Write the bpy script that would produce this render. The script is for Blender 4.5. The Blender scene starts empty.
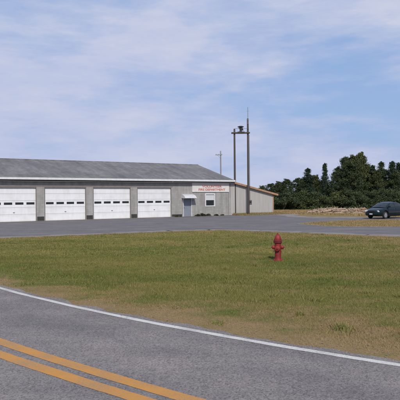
import bpy, bmesh, math, random
import numpy as np
from mathutils import Vector, Matrix, noise as mnoise

random.seed(7)
RS = np.random.RandomState(11)
scene = bpy.context.scene
C = scene.collection
R = math.radians

# ------------------------------------------------------------------ helpers
def tag(o, label=None, cat=None, group=None, kind=None):
    if label: o['label'] = label
    if cat: o['category'] = cat
    if group: o['group'] = group
    if kind: o['kind'] = kind
    return o

def empty(name, loc=(0, 0, 0), rz=0.0, label=None, cat=None, group=None):
    o = bpy.data.objects.new(name, None)
    C.objects.link(o)
    o.location = loc
    o.rotation_euler = (0, 0, rz)
    o.empty_display_size = 0.2
    return tag(o, label, cat, group)

def copy_tree(o, parent=None):
    c = o.copy()
    C.objects.link(c)
    c.parent = parent
    for ch in list(o.children):
        copy_tree(ch, c)
    return c

def mesh_from(name, verts, faces, mat, parent=None, smooth=False):
    me = bpy.data.meshes.new(name)
    me.from_pydata([tuple(v) for v in verts], [], faces)
    me.update()
    if smooth:
        for p in me.polygons: p.use_smooth = True
    o = bpy.data.objects.new(name, me)
    C.objects.link(o)
    if mat: me.materials.append(mat)
    if parent: o.parent = parent
    return o

def bm_obj(name, bm, mat, parent=None, smooth=False, auto=None):
    bmesh.ops.recalc_face_normals(bm, faces=bm.faces[:])
    me = bpy.data.meshes.new(name)
    bm.to_mesh(me)
    bm.free()
    if smooth:
        for p in me.polygons: p.use_smooth = True
    if auto is not None:
        me.shade_smooth() if hasattr(me, 'shade_smooth') else None
        me.set_sharp_from_angle(angle=R(auto))
    o = bpy.data.objects.new(name, me)
    C.objects.link(o)
    if mat: me.materials.append(mat)
    if parent: o.parent = parent
    return o

def add_box(bm, x0, x1, y0, y1, z0, z1, bevel=0.0):
    t = bmesh.new()
    bmesh.ops.create_cube(t, size=1.0)
    for v in t.verts:
        v.co = Vector((x0 + (v.co.x + .5) * (x1 - x0), y0 + (v.co.y + .5) * (y1 - y0), z0 + (v.co.z + .5) * (z1 - z0)))
    if bevel > 0:
        bmesh.ops.bevel(t, geom=t.edges[:], offset=bevel, segments=2, affect='EDGES', profile=.6)
    merge(bm, t)

def merge(bm, t, mtx=None):
    me = bpy.data.meshes.new('tmp')
    if mtx is not None: bmesh.ops.transform(t, matrix=mtx, verts=t.verts[:])
    t.to_mesh(me)
    t.free()
    bm.from_mesh(me)
    bpy.data.meshes.remove(me)

def add_tube(bm, p0, p1, r0, r1=None, seg=12, cap=True):
    r1 = r0 if r1 is None else r1
    p0, p1 = Vector(p0), Vector(p1)
    d = p1 - p0
    q = d.to_track_quat('Z', 'Y').to_matrix()
    a, b = [], []
    for i in range(seg):
        an = 2 * math.pi * i / seg
        e = Vector((math.cos(an), math.sin(an), 0))
        a.append(bm.verts.new(p0 + q @ (e * r0)))
        b.append(bm.verts.new(p1 + q @ (e * r1)))
    for i in range(seg):
        j = (i + 1) % seg
        bm.faces.new((a[i], a[j], b[j], b[i]))
    if cap:
        bm.faces.new(a[::-1])
        bm.faces.new(b)

def add_lathe(bm, prof, seg=24, mtx=None):
    t = bmesh.new()
    rings = []
    for r, z in prof:
        if r < 1e-5:
            rings.append([t.verts.new((0, 0, z))])
        else:
            rings.append([t.verts.new((r * math.cos(2 * math.pi * i / seg), r * math.sin(2 * math.pi * i / seg), z)) for i in range(seg)])
    for a, b in zip(rings[:-1], rings[1:]):
        for i in range(seg):
            j = (i + 1) % seg
            if len(a) == 1 and len(b) == 1: continue
            if len(a) == 1: t.faces.new((a[0], b[i], b[j]))
            elif len(b) == 1: t.faces.new((a[i], a[j], b[0]))
            else: t.faces.new((a[i], a[j], b[j], b[i]))
    merge(bm, t, mtx)

def sstep(a, b, x):
    t = np.clip((np.asarray(x, dtype=float) - a) / (b - a), 0, 1)
    return t * t * (3 - 2 * t)

# ------------------------------------------------------------------ materials
def mat_new(name):
    m = bpy.data.materials.new(name)
    m.use_nodes = True
    nt = m.node_tree
    b = nt.nodes['Principled BSDF']
    return m, nt, b

def N(nt, kind, **kw):
    n = nt.nodes.new(kind)
    for k, v in kw.items(): setattr(n, k, v)
    return n

def ramp(nt, fac, stops):
    r = N(nt, 'ShaderNodeValToRGB')
    while len(r.color_ramp.elements) < len(stops): r.color_ramp.elements.new(.5)
    for e, (p, c) in zip(r.color_ramp.elements, stops):
        e.position = p
        e.color = tuple(c) + (1,) if len(c) == 3 else c
    nt.links.new(fac, r.inputs[0])
    return r.outputs[0]

def noise_tex(nt, vec, scale, detail=4, rough=.55, w=None):
    n = N(nt, 'ShaderNodeTexNoise')
    n.inputs['Scale'].default_value = scale
    n.inputs['Detail'].default_value = detail
    n.inputs['Roughness'].default_value = rough
    if vec is not None: nt.links.new(vec, n.inputs['Vector'])
    return n.outputs['Fac']

def mapping(nt, vec, scale=(1, 1, 1), rot=(0, 0, 0), loc=(0, 0, 0)):
    m = N(nt, 'ShaderNodeMapping')
    m.inputs['Scale'].default_value = scale
    m.inputs['Rotation'].default_value = rot
    m.inputs['Location'].default_value = loc
    nt.links.new(vec, m.inputs['Vector'])
    return m.outputs[0]

def mix(nt, fac, a, b, mode='MIX'):
    m = N(nt, 'ShaderNodeMix', data_type='RGBA', blend_type=mode)
    for sock, v in ((m.inputs[0], fac), (m.inputs[6], a), (m.inputs[7], b)):
        if isinstance(v, (int, float)): sock.default_value = v
        elif isinstance(v, (tuple, list)): sock.default_value = tuple(v) + (1,) if len(v) == 3 else v
        else: nt.links.new(v, sock)
    return m.outputs[2]

def math_n(nt, op, a, b=None, c=None, clamp=False):
    m = N(nt, 'ShaderNodeMath', operation=op)
    m.use_clamp = clamp
    for s, v in zip(m.inputs, (a, b, c)):
        if v is None: continue
        if isinstance(v, (int, float)): s.default_value = v
        else: nt.links.new(v, s)
    return m.outputs[0]

def bump(nt, b, height, strength=.3, dist=.02):
    n = N(nt, 'ShaderNodeBump')
    n.inputs['Strength'].default_value = strength
    n.inputs['Distance'].default_value = dist
    nt.links.new(height, n.inputs['Height'])
    nt.links.new(n.outputs[0], b.inputs['Normal'])

def objco(nt): return N(nt, 'ShaderNodeTexCoord').outputs['Object']
def posco(nt): return N(nt, 'ShaderNodeNewGeometry').outputs['Position']

def simple(name, col, rough=.6, metal=0.0, var=.15, scale=6.0, bumps=0.0, spec=None):
    """One base colour with soft worn variation."""
    m, nt, b = mat_new(name)
    v = objco(nt)
    f = noise_tex(nt, v, scale, 6, .6)
    lo = tuple(c * (1 - var) for c in col)
    hi = tuple(min(1, c * (1 + var)) for c in col)
    nt.links.new(ramp(nt, f, [(.3, lo), (.7, hi)]), b.inputs['Base Color'])
    b.inputs['Roughness'].default_value = rough
    b.inputs['Metallic'].default_value = metal
    if spec is not None: b.inputs['Specular IOR Level'].default_value = spec
    if bumps: bump(nt, b, noise_tex(nt, v, scale * 8, 4), bumps, .01)
    return m

def mat_asphalt(name, base, speck, tint, worn, tracks=False):
    m, nt, b = mat_new(name)
    p = posco(nt)
    big = noise_tex(nt, p, .55, 5, .6)
    streak = noise_tex(nt, mapping(nt, p, (.25, 1.6, 1), (0, 0, R(39.6))), .8, 4, .6)
    mid = noise_tex(nt, p, 9, 5, .65)
    vor = N(nt, 'ShaderNodeTexVoronoi')
    vor.inputs['Scale'].default_value = 62
    nt.links.new(p, vor.inputs['Vector'])
    sc = ramp(nt, vor.outputs['Color'], [(.1, tuple(c * .5 for c in base)), (.45, base), (.8, tint), (.97, speck)])
    fine = noise_tex(nt, p, 210, 2, .6)
    c = mix(nt, ramp(nt, fine, [(.35, (0, 0, 0)), (.7, (1, 1, 1))]), sc, tuple(c * .62 for c in base))
    c2 = mix(nt, .55, sc, c)
    c3 = mix(nt, 1.0, c2, ramp(nt, mid, [(.3, (.90, .90, .90)), (.7, (1.08, 1.075, 1.07))]), 'MULTIPLY')
    c4 = mix(nt, 1.0, c3, ramp(nt, big, [(.32, (.84, .84, .85)), (.7, (1.14, 1.12, 1.1))]), 'MULTIPLY')
    c5 = mix(nt, worn, c4, ramp(nt, streak, [(.35, (.75, .75, .76)), (.65, (1.2, 1.18, 1.16))]), 'MULTIPLY')
    # thin sealed-over cracks, broken up by noise
    wv_ = N(nt, 'ShaderNodeVectorMath', operation='ADD')
    nz = N(nt, 'ShaderNodeTexNoise'); nz.inputs['Scale'].default_value = 1.8; nz.inputs['Detail'].default_value = 5
    nt.links.new(p, nz.inputs['Vector']); nt.links.new(p, wv_.inputs[0]); nt.links.new(nz.outputs['Color'], wv_.inputs[1])
    vc = N(nt, 'ShaderNodeTexVoronoi', feature='DISTANCE_TO_EDGE'); vc.inputs['Scale'].default_value = .42
    nt.links.new(wv_.outputs[0], vc.inputs['Vector'])
    line = ramp(nt, vc.outputs['Distance'], [(.0, (1, 1, 1)), (.006, (.8, .8, .8)), (.011, (0, 0, 0))])
    msk = ramp(nt, noise_tex(nt, p, .5, 4), [(.50, (0, 0, 0)), (.58, (1, 1, 1))])
    ck = mix(nt, 1.0, line, msk, 'MULTIPLY')
    c5 = mix(nt, math_n(nt, 'MULTIPLY', ck, .28), c5, tuple(c * .33 for c in base))
    if tracks:      # lanes polished by wheels, oil drips between them
        q = N(nt, 'ShaderNodeAttribute', attribute_name='across').outputs['Fac']
        tr = ramp(nt, math_n(nt, 'DIVIDE', q, 5.0), [(0, (1, 1, 1)), (.02, (.93, .93, .93)), (.11, (1.08, 1.07, 1.06)), (.21, (.93, .93, .94)), (.32, (1.09, 1.08, 1.07)), (.43, (.94, .94, .95)), (.54, (.93, .93, .93)), (.63, (1.08, 1.08, 1.07)), (.73, (.93, .93, .94)), (.83, (1.08, 1.08, 1.07)), (1, (.9, .9, .9))])
        c5 = mix(nt, .8, c5, tr, 'MULTIPLY')
    nt.links.new(c5, b.inputs['Base Color'])
    b.inputs['Roughness'].default_value = .9
    b.inputs['Specular IOR Level'].default_value = .25
    bump(nt, b, vor.outputs['Distance'], .5, .008)
    return m

def mat_paint(name, col, under):
    m, nt, b = mat_new(name)
    p = posco(nt)
    w = noise_tex(nt, p, 42, 6, .7)
    w2 = noise_tex(nt, p, 2.2, 4, .6)
    s = math_n(nt, 'ADD', math_n(nt, 'MULTIPLY', w, .75), math_n(nt, 'MULTIPLY', w2, .5))
    f = ramp(nt, s, [(.53, (0, 0, 0)), (.66, (1, 1, 1))])
    col2 = mix(nt, noise_tex(nt, p, 7, 4), tuple(c * .86 for c in col), col)
    f2 = math_n(nt, 'ADD', math_n(nt, 'MULTIPLY', f, .55), .45)
    nt.links.new(mix(nt, f2, under, col2), b.inputs['Base Color'])
    b.inputs['Roughness'].default_value = .75
    b.inputs['Specular IOR Level'].default_value = .3
    return m

GRASS_GREEN = (.126, .142, .034)
GRASS_OLIVE = (.206, .182, .058)
GRASS_TAN = (.290, .205, .105)
def grass_colour(nt, soil=False):
    p = posco(nt)
    a = N(nt, 'ShaderNodeAttribute', attribute_name='dry').outputs['Fac']
    n1 = noise_tex(nt, mapping(nt, p, (.16, .34, 0), (0, 0, R(8))), 1.0, 6, .62)
    n2 = noise_tex(nt, mapping(nt, p, (.9, 1.5, 0), (0, 0, R(-12)), (5, 3, 0)), 1.0, 5, .65)
    g = mix(nt, ramp(nt, n1, [(.42, (0, 0, 0)), (.62, (1, 1, 1))]), GRASS_GREEN, GRASS_OLIVE)
    s = math_n(nt, 'ADD', math_n(nt, 'MULTIPLY', n2, 1.6), math_n(nt, 'SUBTRACT', a, .32))
    d = ramp(nt, s, [(.54, (0, 0, 0)), (.98, (1, 1, 1))])
    c = mix(nt, d, g, GRASS_TAN)
    return c, p

def mat_grass():
    m, nt, b = mat_new('grass_blade')
    c, p = grass_colour(nt)
    r = N(nt, 'ShaderNodeAttribute', attribute_name='rnd').outputs['Fac']
    c = mix(nt, math_n(nt, 'MULTIPLY', ramp(nt, r, [(.74, (0, 0, 0)), (.88, (1, 1, 1))]), .45), c, (.27, .215, .10))
    c = mix(nt, 1.0, c, ramp(nt, r, [(0, (.88, .88, .88)), (.7, (1.14, 1.14, 1.12))]), 'MULTIPLY')
    nt.links.new(c, b.inputs['Base Color'])
    b.inputs['Roughness'].default_value = .8
    b.inputs['Specular IOR Level'].default_value = .15
    return m

def mat_ground():
    m, nt, b = mat_new('ground_soil')
    c, p = grass_colour(nt)
    f = noise_tex(nt, p, 26, 5, .7)
    c = mix(nt, 1.0, c, ramp(nt, f, [(.3, (.62, .6, .56)), (.7, (1.1, 1.08, 1.05))]), 'MULTIPLY')
    nt.links.new(c, b.inputs['Base Color'])
    b.inputs['Roughness'].default_value = .95
    b.inputs['Specular IOR Level'].default_value = .1
    bump(nt, b, f, .6, .03)
    return m

def mat_leaf(name, dark, light, tip):
    m, nt, b = mat_new(name)
    r = N(nt, 'ShaderNodeAttribute', attribute_name='rnd').outputs['Fac']
    oi = N(nt, 'ShaderNodeObjectInfo').outputs['Random']
    c = ramp(nt, r, [(0, dark), (.7, light), (1, tip)])
    c = mix(nt, 1.0, c, ramp(nt, oi, [(0, (.75, .8, .85)), (.5, (1, 1, 1)), (1, (1.35, 1.2, .95))]), 'MULTIPLY')
    nt.links.new(c, b.inputs['Base Color'])
    b.inputs['Roughness'].default_value = .65
    b.inputs['Specular IOR Level'].default_value = .2
    return m

def mat_block():
    """Painted concrete block, running bond, on local x/z."""
    m, nt, b = mat_new('painted_block')
    o = objco(nt)
    sx = N(nt, 'ShaderNodeSeparateXYZ'); nt.links.new(o, sx.inputs[0])
    cx = N(nt, 'ShaderNodeCombineXYZ')
    nt.links.new(math_n(nt, 'ADD', sx.outputs[0], sx.outputs[1]), cx.inputs[0]); nt.links.new(sx.outputs[2], cx.inputs[1])
    br = N(nt, 'ShaderNodeTexBrick')
    nt.links.new(cx.outputs[0], br.inputs['Vector'])
    br.inputs['Color1'].default_value = (.285, .275, .265, 1)
    br.inputs['Color2'].default_value = (.325, .315, .302, 1)
    br.inputs['Mortar'].default_value = (.235, .228, .22, 1)
    br.inputs['Scale'].default_value = 1.0
    br.inputs['Brick Width'].default_value = .40
    br.inputs['Row Height'].default_value = .20
    br.inputs['Mortar Size'].default_value = .007
    br.inputs['Mortar Smooth'].default_value = .3
    st = noise_tex(nt, mapping(nt, o, (1.4, 1, .22)), 1.6, 6, .65)
    c = mix(nt, 1.0, br.outputs['Color'], ramp(nt, st, [(.28, (.74, .72, .68)), (.62, (1.1, 1.1, 1.1))]), 'MULTIPLY')
    nt.links.new(c, b.inputs['Base Color'])
    b.inputs['Roughness'].default_value = .85
    bump(nt, b, br.outputs['Fac'], -.35, .01)
    return m

def mat_roof():
    m, nt, b = mat_new('weathered_shingle')
    o = objco(nt)
    sx = N(nt, 'ShaderNodeSeparateXYZ'); nt.links.new(o, sx.inputs[0])
    cx = N(nt, 'ShaderNodeCombineXYZ')
    nt.links.new(sx.outputs[0], cx.inputs[0]); nt.links.new(sx.outputs[1], cx.inputs[1])
    br = N(nt, 'ShaderNodeTexBrick')
    nt.links.new(cx.outputs[0], br.inputs['Vector'])
    br.inputs['Color1'].default_value = (.135, .131, .130, 1)
    br.inputs['Color2'].default_value = (.185, .180, .178, 1)
    br.inputs['Mortar'].default_value = (.085, .083, .082, 1)
    br.inputs['Scale'].default_value = 1
    br.inputs['Brick Width'].default_value = .32
    br.inputs['Row Height'].default_value = .15
    br.inputs['Mortar Size'].default_value = .006
    st = noise_tex(nt, mapping(nt, o, (.55, .10, 0)), 2.2, 7, .7)
    st2 = noise_tex(nt, mapping(nt, o, (.35, .5, 0), (0, 0, R(25)), (9, 2, 0)), .8, 5, .6)
    c = mix(nt, 1.0, br.outputs['Color'], ramp(nt, st, [(.3, (.68, .68, .69)), (.68, (1.3, 1.28, 1.26))]), 'MULTIPLY')
    c = mix(nt, 1.0, c, ramp(nt, st2, [(.35, (.8, .8, .81)), (.65, (1.14, 1.13, 1.12))]), 'MULTIPLY')
    nt.links.new(c, b.inputs['Base Color'])
    b.inputs['Roughness'].default_value = .9
    bump(nt, b, br.outputs['Fac'], -.3, .01)
    return m

def mat_siding():
    m, nt, b = mat_new('ribbed_siding')
    o = objco(nt)
    st = noise_tex(nt, mapping(nt, o, (2.2, 1, .25)), 1.5, 6, .65)
    c = ramp(nt, st, [(.28, (.37, .35, .325)), (.66, (.43, .415, .395))])
    nt.links.new(c, b.inputs['Base Color'])
    b.inputs['Roughness'].default_value = .6
    return m

def mat_glass(name, col=(.02, .025, .03), rough=.06):
    m, nt, b = mat_new(name)
    v = noise_tex(nt, objco(nt), 3, 3)
    nt.links.new(ramp(nt, v, [(.3, tuple(c * .8 for c in col)), (.7, tuple(c * 1.3 for c in col))]), b.inputs['Base Color'])
    b.inputs['Roughness'].default_value = rough
    b.inputs['IOR'].default_value = 1.5
    return m

def mat_wood_pole(name, dark, light):
    m, nt, b = mat_new(name)
    o = objco(nt)
    f = noise_tex(nt, mapping(nt, o, (14, 14, .5)), 2.0, 6, .7)
    nt.links.new(ramp(nt, f, [(.3, dark), (.7, light)]), b.inputs['Base Color'])
    b.inputs['Roughness'].default_value = .85
    bump(nt, b, f, .4, .02)
    return m

M = {}
M['road'] = mat_asphalt('road_asphalt', (.222, .202, .192), (.36, .33, .31), (.270, .248, .236), .5, True)
M['lot'] = mat_asphalt('lot_asphalt', (.178, .167, .167), (.30, .285, .285), (.215, .203, .204), .6)
M['white_line'] = mat_paint('white_road_paint', (.62, .59, .55), (.25, .23, .215))
M['yellow_line'] = mat_paint('yellow_road_paint', (.54, .255, .058), (.24, .19, .14))
M['grass'] = mat_grass()
M['ground'] = mat_ground()
M['block'] = mat_block()
M['roof'] = mat_roof()
M['siding'] = mat_siding()
M['door_white'] = simple('white_door_paint', (.74, .75, .77), .45, 0, .05, 2.5)
M['trim_white'] = simple('white_trim', (.62, .62, .62), .5, 0, .1, 4)
M['frame_brown'] = simple('door_head_trim', (.155, .135, .12), .7, 0, .2, 5)
M['black_base'] = simple('black_base_paint', (.035, .034, .033), .8, 0, .4, 7)
M['concrete'] = simple('concrete', (.33, .29, .24), .9, 0, .2, 3, .3)
M['soffit'] = simple('soffit', (.30, .29, .28), .8)
M['steel_door'] = simple('grey_blue_door', (.20, .225, .27), .5, 0, .08, 3)
M['metal'] = simple('dull_metal', (.32, .32, .33), .45, .7, .15, 9)
M['dark_metal'] = simple('dark_metal', (.06, .06, .065), .55, .3, .25, 8)
M['glass'] = mat_glass('dark_glass')
M['blind'] = simple('white_blind', (.66, .67, .68), .7, 0, .06, 5)
M['fascia'] = simple('orange_wood', (.36, .20, .115), .8, 0, .25, 3)
M['sign'] = simple('sign_board', (.66, .62, .58), .6, 0, .08, 2)
M['sign_red'] = simple('faded_red_letters', (.46, .15, .13), .7, 0, .3, 3)
M['pole'] = mat_wood_pole('creosote_pole', (.040, .033, .030), (.095, .078, .068))
M['pole_grey'] = mat_wood_pole('hazed_weathered_pole', (.17, .165, .17), (.30, .29, .295))  # weathered grey wood, with the pallor of distance haze put into its colour
M['red'] = simple('hydrant_red', (.24, .017, .015), .5, 0, .3, 7, .15)
def mat_hydrant():
    m, nt, b = mat_new('hydrant_red')
    o = objco(nt)
    fade = noise_tex(nt, o, 7, 6, .65)
    c = ramp(nt, fade, [(.3, (.15, .010, .008)), (.55, (.23, .015, .010)), (.74, (.29, .035, .022))])
    chip = ramp(nt, noise_tex(nt, mapping(nt, o, (1, 1, .6)), 24, 6, .75), [(.60, (0, 0, 0)), (.63, (1, 1, 1))])
    c = mix(nt, chip, c, (.085, .040, .026))
    run = ramp(nt, noise_tex(nt, mapping(nt, o, (30, 30, 2.5)), 1, 4, .6), [(.56, (0, 0, 0)), (.72, (.55, .55, .55))])
    c = mix(nt, run, c, (.12, .022, .016))
    nt.links.new(c, b.inputs['Base Color'])
    b.inputs['Roughness'].default_value = .6
    bump(nt, b, noise_tex(nt, o, 60, 4), .25, .006)
    return m
M['red'] = mat_hydrant()
def mat_door():
    m, nt, b = mat_new('white_door_paint')
    o = objco(nt)
    oi = N(nt, 'ShaderNodeObjectInfo').outputs['Random']
    off = N(nt, 'ShaderNodeCombineXYZ'); nt.links.new(math_n(nt, 'MULTIPLY', oi, 50), off.inputs[0])
    va = N(nt, 'ShaderNodeVectorMath', operation='ADD'); nt.links.new(o, va.inputs[0]); nt.links.new(off.outputs[0], va.inputs[1])
    st_ = noise_tex(nt, mapping(nt, va.outputs[0], (5, 1, .5)), 1.2, 6, .65)
    cl = noise_tex(nt, va.outputs[0], 1.1, 5, .6)
    c = ramp(nt, oi, [(0, (.74, .745, .75)), (1, (.79, .79, .80))])
    c = mix(nt, .35, c, ramp(nt, st_, [(.3, (.80, .78, .74)), (.6, (1, 1, 1))]), 'MULTIPLY')
    c = mix(nt, .5, c, ramp(nt, cl, [(.32, (.82, .81, .78)), (.55, (1, 1, 1))]), 'MULTIPLY')
    nt.links.new(c, b.inputs['Base Color'])
    b.inputs['Roughness'].default_value = .5
    return m
M['door_white'] = mat_door()
M['red_dark'] = simple('hydrant_dark_red', (.15, .014, .020), .6, 0, .3, 9, .15)
M['bark'] = mat_wood_pole('tree_bark', (.035, .028, .022), (.09, .075, .06))
M['leaf_broad'] = mat_leaf('broad_leaves', (.030, .042, .020), (.062, .080, .032), (.104, .112, .048))
M['leaf_pine'] = mat_leaf('pine_needles', (.020, .036, .024), (.040, .064, .038), (.070, .092, .054))
M['leaf_shrub'] = mat_leaf('shrub_leaves', (.028, .034, .018), (.055, .062, .028), (.085, .085, .04))
M['log'] = mat_wood_pole('pale_cut_wood', (.22, .155, .10), (.46, .35, .25))
M['log_red'] = mat_wood_pole('reddish_cut_wood', (.18, .10, .07), (.36, .22, .155))
M['dirt'] = simple('pale_dirt', (.36, .265, .18), .95, 0, .3, 3, .6)
M['gravel'] = simple('gravel_stone', (.22, .19, .155), .9, 0, .35, 20)
M['car_paint'] = simple('dark_green_car_paint', (.004, .013, .016), .22, .25, .06, 2)
M['tyre'] = simple('tyre_rubber', (.022, .022, .023), .85)
M['rim'] = simple('alloy_rim', (.45, .45, .46), .35, .7, .1, 10)
M['lamp'] = simple('headlamp_glass', (.55, .56, .58), .1, .1, .05)
M['tail'] = simple('tail_lamp', (.30, .02, .02), .2, 0, .05)
M['under'] = simple('underbody_black', (.012, .012, .012), .9)
M['plate'] = simple('plate_white', (.6, .6, .58), .5)

# ------------------------------------------------------------------ camera
H = 2.0
cam = bpy.data.cameras.new('camera')
cam.sensor_width = 36.0
cam.lens = 540.0 / 400.0 * 36.0
cam.clip_start = .05
cam.clip_end = 3000
co = bpy.data.objects.new('camera', cam)
C.objects.link(co)
pitch = math.atan(2.0 / 540.0)
fwd = Vector((0, math.cos(pitch), -math.sin(pitch)))
rot = fwd.to_track_quat('-Z', 'Y').to_matrix().to_4x4()
roll = Matrix.Rotation(-.0087, 4, 'Z')
co.matrix_world = Matrix.Translation((0, 0, H)) @ rot @ roll
scene.camera = co

# ------------------------------------------------------------------ road (a gentle arc, then straight)
RD = Vector((.770, -.638)).normalized()
RN = Vector((-RD.y, RD.x))                 # points to the far side, away from the camera
A0, PW, RW = -6.4, 6.18, 38.0               # vertex of the bend, offset and radius of the far edge line
RC = RD * A0 + RN * (PW + RW)
TH0, TH1 = -.14, .14
def road_pt(s, q):
    """s: metres along the far edge line from the vertex; q: metres towards the camera side."""
    th = max(TH0, min(TH1, s / RW))
    r = RW + q
    p = RC + (RD * math.sin(th) - RN * math.cos(th)) * r
    extra = s - th * RW
    return p + (RD * math.cos(th) + RN * math.sin(th)) * extra

def road_q(x, y):
    """signed distance of ground points from the far edge line (+ = on the road), vectorised"""
    x = np.asarray(x, float); y = np.asarray(y, float)
    dx, dy = x - RC.x, y - RC.y
    a = dx * RD.x + dy * RD.y
    p = -(dx * RN.x + dy * RN.y)
    th = np.arctan2(a, p)
    qa = np.hypot(dx, dy) - RW
    q = np.where((p > 0) & (th >= TH0) & (th <= TH1), qa, 0)
    for T, sel in ((TH0, (p <= 0) & (a < 0) | (th < TH0)), (TH1, (p <= 0) & (a >= 0) | (th > TH1))):
        n = RD * math.sin(T) - RN * math.cos(T)
        q = np.where(sel, dx * n.x + dy * n.y - RW, q)
    return q

def ribbon(name, q0, q1, z, mat, s0=-70, s1=60, jag0=0.0, jag1=0.0, step=.25, drift=0.0):
    vs, fs, qs = [], [], []
    n = int((s1 - s0) / step)
    for i in range(n + 1):
        s = s0 + (s1 - s0) * i / n
        j0 = jag0 * (mnoise.noise((s * 1.7, 3.1, 0)) + .5 * mnoise.noise((s * 6, 9.1, q0)) + (.5 * mnoise.noise((s * 16, 2.1, q0)) if step < .1 else 0) - .3)
        j1 = jag1 * (mnoise.noise((s * 1.7, 7.7, 0)) + .5 * mnoise.noise((s * 6, 1.1, q0)) + (.5 * mnoise.noise((s * 16, 4.1, q0)) if step < .1 else 0) - .3)
        w = .012 * mnoise.noise((s * .9, 5.5, q0)) + drift * max(-5, min(6, s))
        a, b = road_pt(s, q0 + j0 + w), road_pt(s, q1 + j1 + w)
        qs += [q0 + j0 + w, q1 + j1 + w]
        vs += [(a.x, a.y, z), (b.x, b.y, z)]
        if i: fs.append((2 * i - 2, 2 * i, 2 * i + 1, 2 * i - 1))
    o = mesh_from(name, vs, fs, mat)
    at = o.data.attributes.new('across', 'FLOAT', 'POINT')
    at.data.foreach_set('value', np.array(qs, np.float32))
    tag(o, kind='structure')
    return o

ribbon('road', -.16, 4.95, 0.0, M['road'], jag0=.17, jag1=.12)
ribbon('road_edge_line', -.06, .06, .004, M['white_line'], jag0=.010, jag1=.010, step=.06, s0=-30, s1=40)
ribbon('road_centre_line', 2.065, 2.245, .004, M['yellow_line'], drift=.028, jag0=.009, jag1=.009, step=.06, s0=-30, s1=40)
ribbon('road_centre_line', 2.38, 2.56, .004, M['yellow_line'], drift=.02, jag0=.009, jag1=.009, step=.06, s0=-30, s1=40)
ribbon('road_edge_line', 4.65, 4.79, .004, M['white_line'])

# ------------------------------------------------------------------ parking lot, island, apron
BO = Vector((-14.99, 49.5)); BD = Vector((.8373, .5467)); BI = Vector((-.5467, .8373)); BANG = math.atan2(.5467, .8373)
def fac(u, v=0):      # v towards the camera
    p = BO + BD * u - BI * v
    return (p.x, p.y)

def smooth_poly(pts, n=6):
    out = []
    L = len(pts)
    for i in range(L - 1):
        p0, p1, p2, p3 = (Vector(pts[max(0, i - 1)]), Vector(pts[i]), Vector(pts[i + 1]), Vector(pts[min(L - 1, i + 2)]))
        for k in range(n):
            t = k / n
            out.append(.5 * ((2 * p1) + (-p0 + p2) * t + (2 * p0 - 5 * p1 + 4 * p2 - p3) * t * t + (-p0 + 3 * p1 - 3 * p2 + p3) * t ** 3))
    out.append(Vector(pts[-1]))
    return out

def jitter(pts, a):
    return [Vector((p.x + a * mnoise.noise((p.x * 1.3, p.y * 1.3, 1)), p.y + a * 1.6 * mnoise.noise((p.x * 1.3, p.y * 1.3, 8)))) for p in pts]

front = smooth_poly([(-48, 12.5), (-30, 20), (-18, 25), (-10.45, 28.2), (-5.6, 30.6), (-1.6, 32.6), (1.2, 33.2), (3.2, 32.2), (5.6, 30.2), (7.8, 28.3), (9.8, 26.8), (14, 24.2), (24, 20.5), (46, 15)], 14)
front = jitter(front, .22)
FX = np.array([p.x for p in front]); FY = np.array([p.y for p in front])
back = [fac(-24, .02), fac(22.3, .02), fac(22.6, 2.0), fac(28.6, 1.6), (9.5, 57.5), (10.6, 53.4), (14.6, 51.6), (24, 49.0), (46, 44)]
poly = [(p.x, p.y) for p in front] + [(p[0], p[1]) for p in reversed(back)]
bm = bmesh.new()
vs = [bm.verts.new((x, y, .008)) for x, y in poly]
es = [bm.edges.new((vs[i], vs[(i + 1) % len(vs)])) for i in range(len(vs))]
bmesh.ops.triangle_fill(bm, edges=es, use_beauty=True)
tag(bm_obj('parking_lot_pavement', bm, M['lot']), kind='structure')

isl = smooth_poly([(7.3, 39.9), (8.2, 37.4), (9.4, 36.0), (11, 35.3), (13, 35.0), (18, 33.8), (30, 30.5), (46, 26), (46, 39), (30, 42.5), (20, 44.9), (16.8, 45.6), (13.6, 45.9), (10.6, 43.9), (8.5, 42), (7.3, 39.9)], 8)
isl = jitter(isl, .2)
def inside(poly, x, y):
    x = np.asarray(x); y = np.asarray(y)
    r = np.zeros(x.shape, bool)
    n = len(poly)
    for i in range(n):
        a, b = poly[i], poly[(i + 1) % n]
        if a.y == b.y: continue
        c = ((a.y > y) != (b.y > y)) & (x < (b.x - a.x) * (y - a.y) / (b.y - a.y) + a.x)
        r ^= c
    return r
bm = bmesh.new()
vs = [bm.verts.new((p.x, p.y, .014)) for p in isl[:-1]]
es = [bm.edges.new((vs[i], vs[(i + 1) % len(vs)])) for i in range(len(vs))]
bmesh.ops.triangle_fill(bm, edges=es, use_beauty=True)
island = tag(bm_obj('island_ground', bm, M['ground']), kind='structure')
at = island.data.attributes.new('dry', 'FLOAT', 'POINT')
at.data.foreach_set('value', np.full(len(island.data.vertices), .38, np.float32))

# pale worn strips of sand along the lot's edges
def strip(name, pts, w0, w1, z, mat):
    vs, fs = [], []
    for i, p in enumerate(pts):
        d = (pts[min(i + 1, len(pts) - 1)] - pts[max(i - 1, 0)]).normalized()
        n = Vector((-d.y, d.x))
        j = 1.1 * mnoise.noise((p.x * .8, p.y * .8, 4)) + .5 * mnoise.noise((p.x * 4, p.y * 4, 2))
        a, b = p + n * (w0 * (1 + j)), p + n * (w1 * (1 + .8 * j))
        vs += [(a.x, a.y, z), (b.x, b.y, z)]
        if i: fs.append((2 * i - 2, 2 * i - 1, 2 * i + 1, 2 * i))
    return tag(mesh_from(name, vs, fs, mat), kind='structure')
M['sand'] = simple('sandy_edge', (.215, .195, .175), .95, 0, .3, 1.5, .4)
strip('lot_edge_ground', [p for p in front if -40 < p.x < 40], -.25, .75, .012, M['sand'])
strip('island_edge_ground', isl, -.22, .32, .018, M['sand'])
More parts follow.
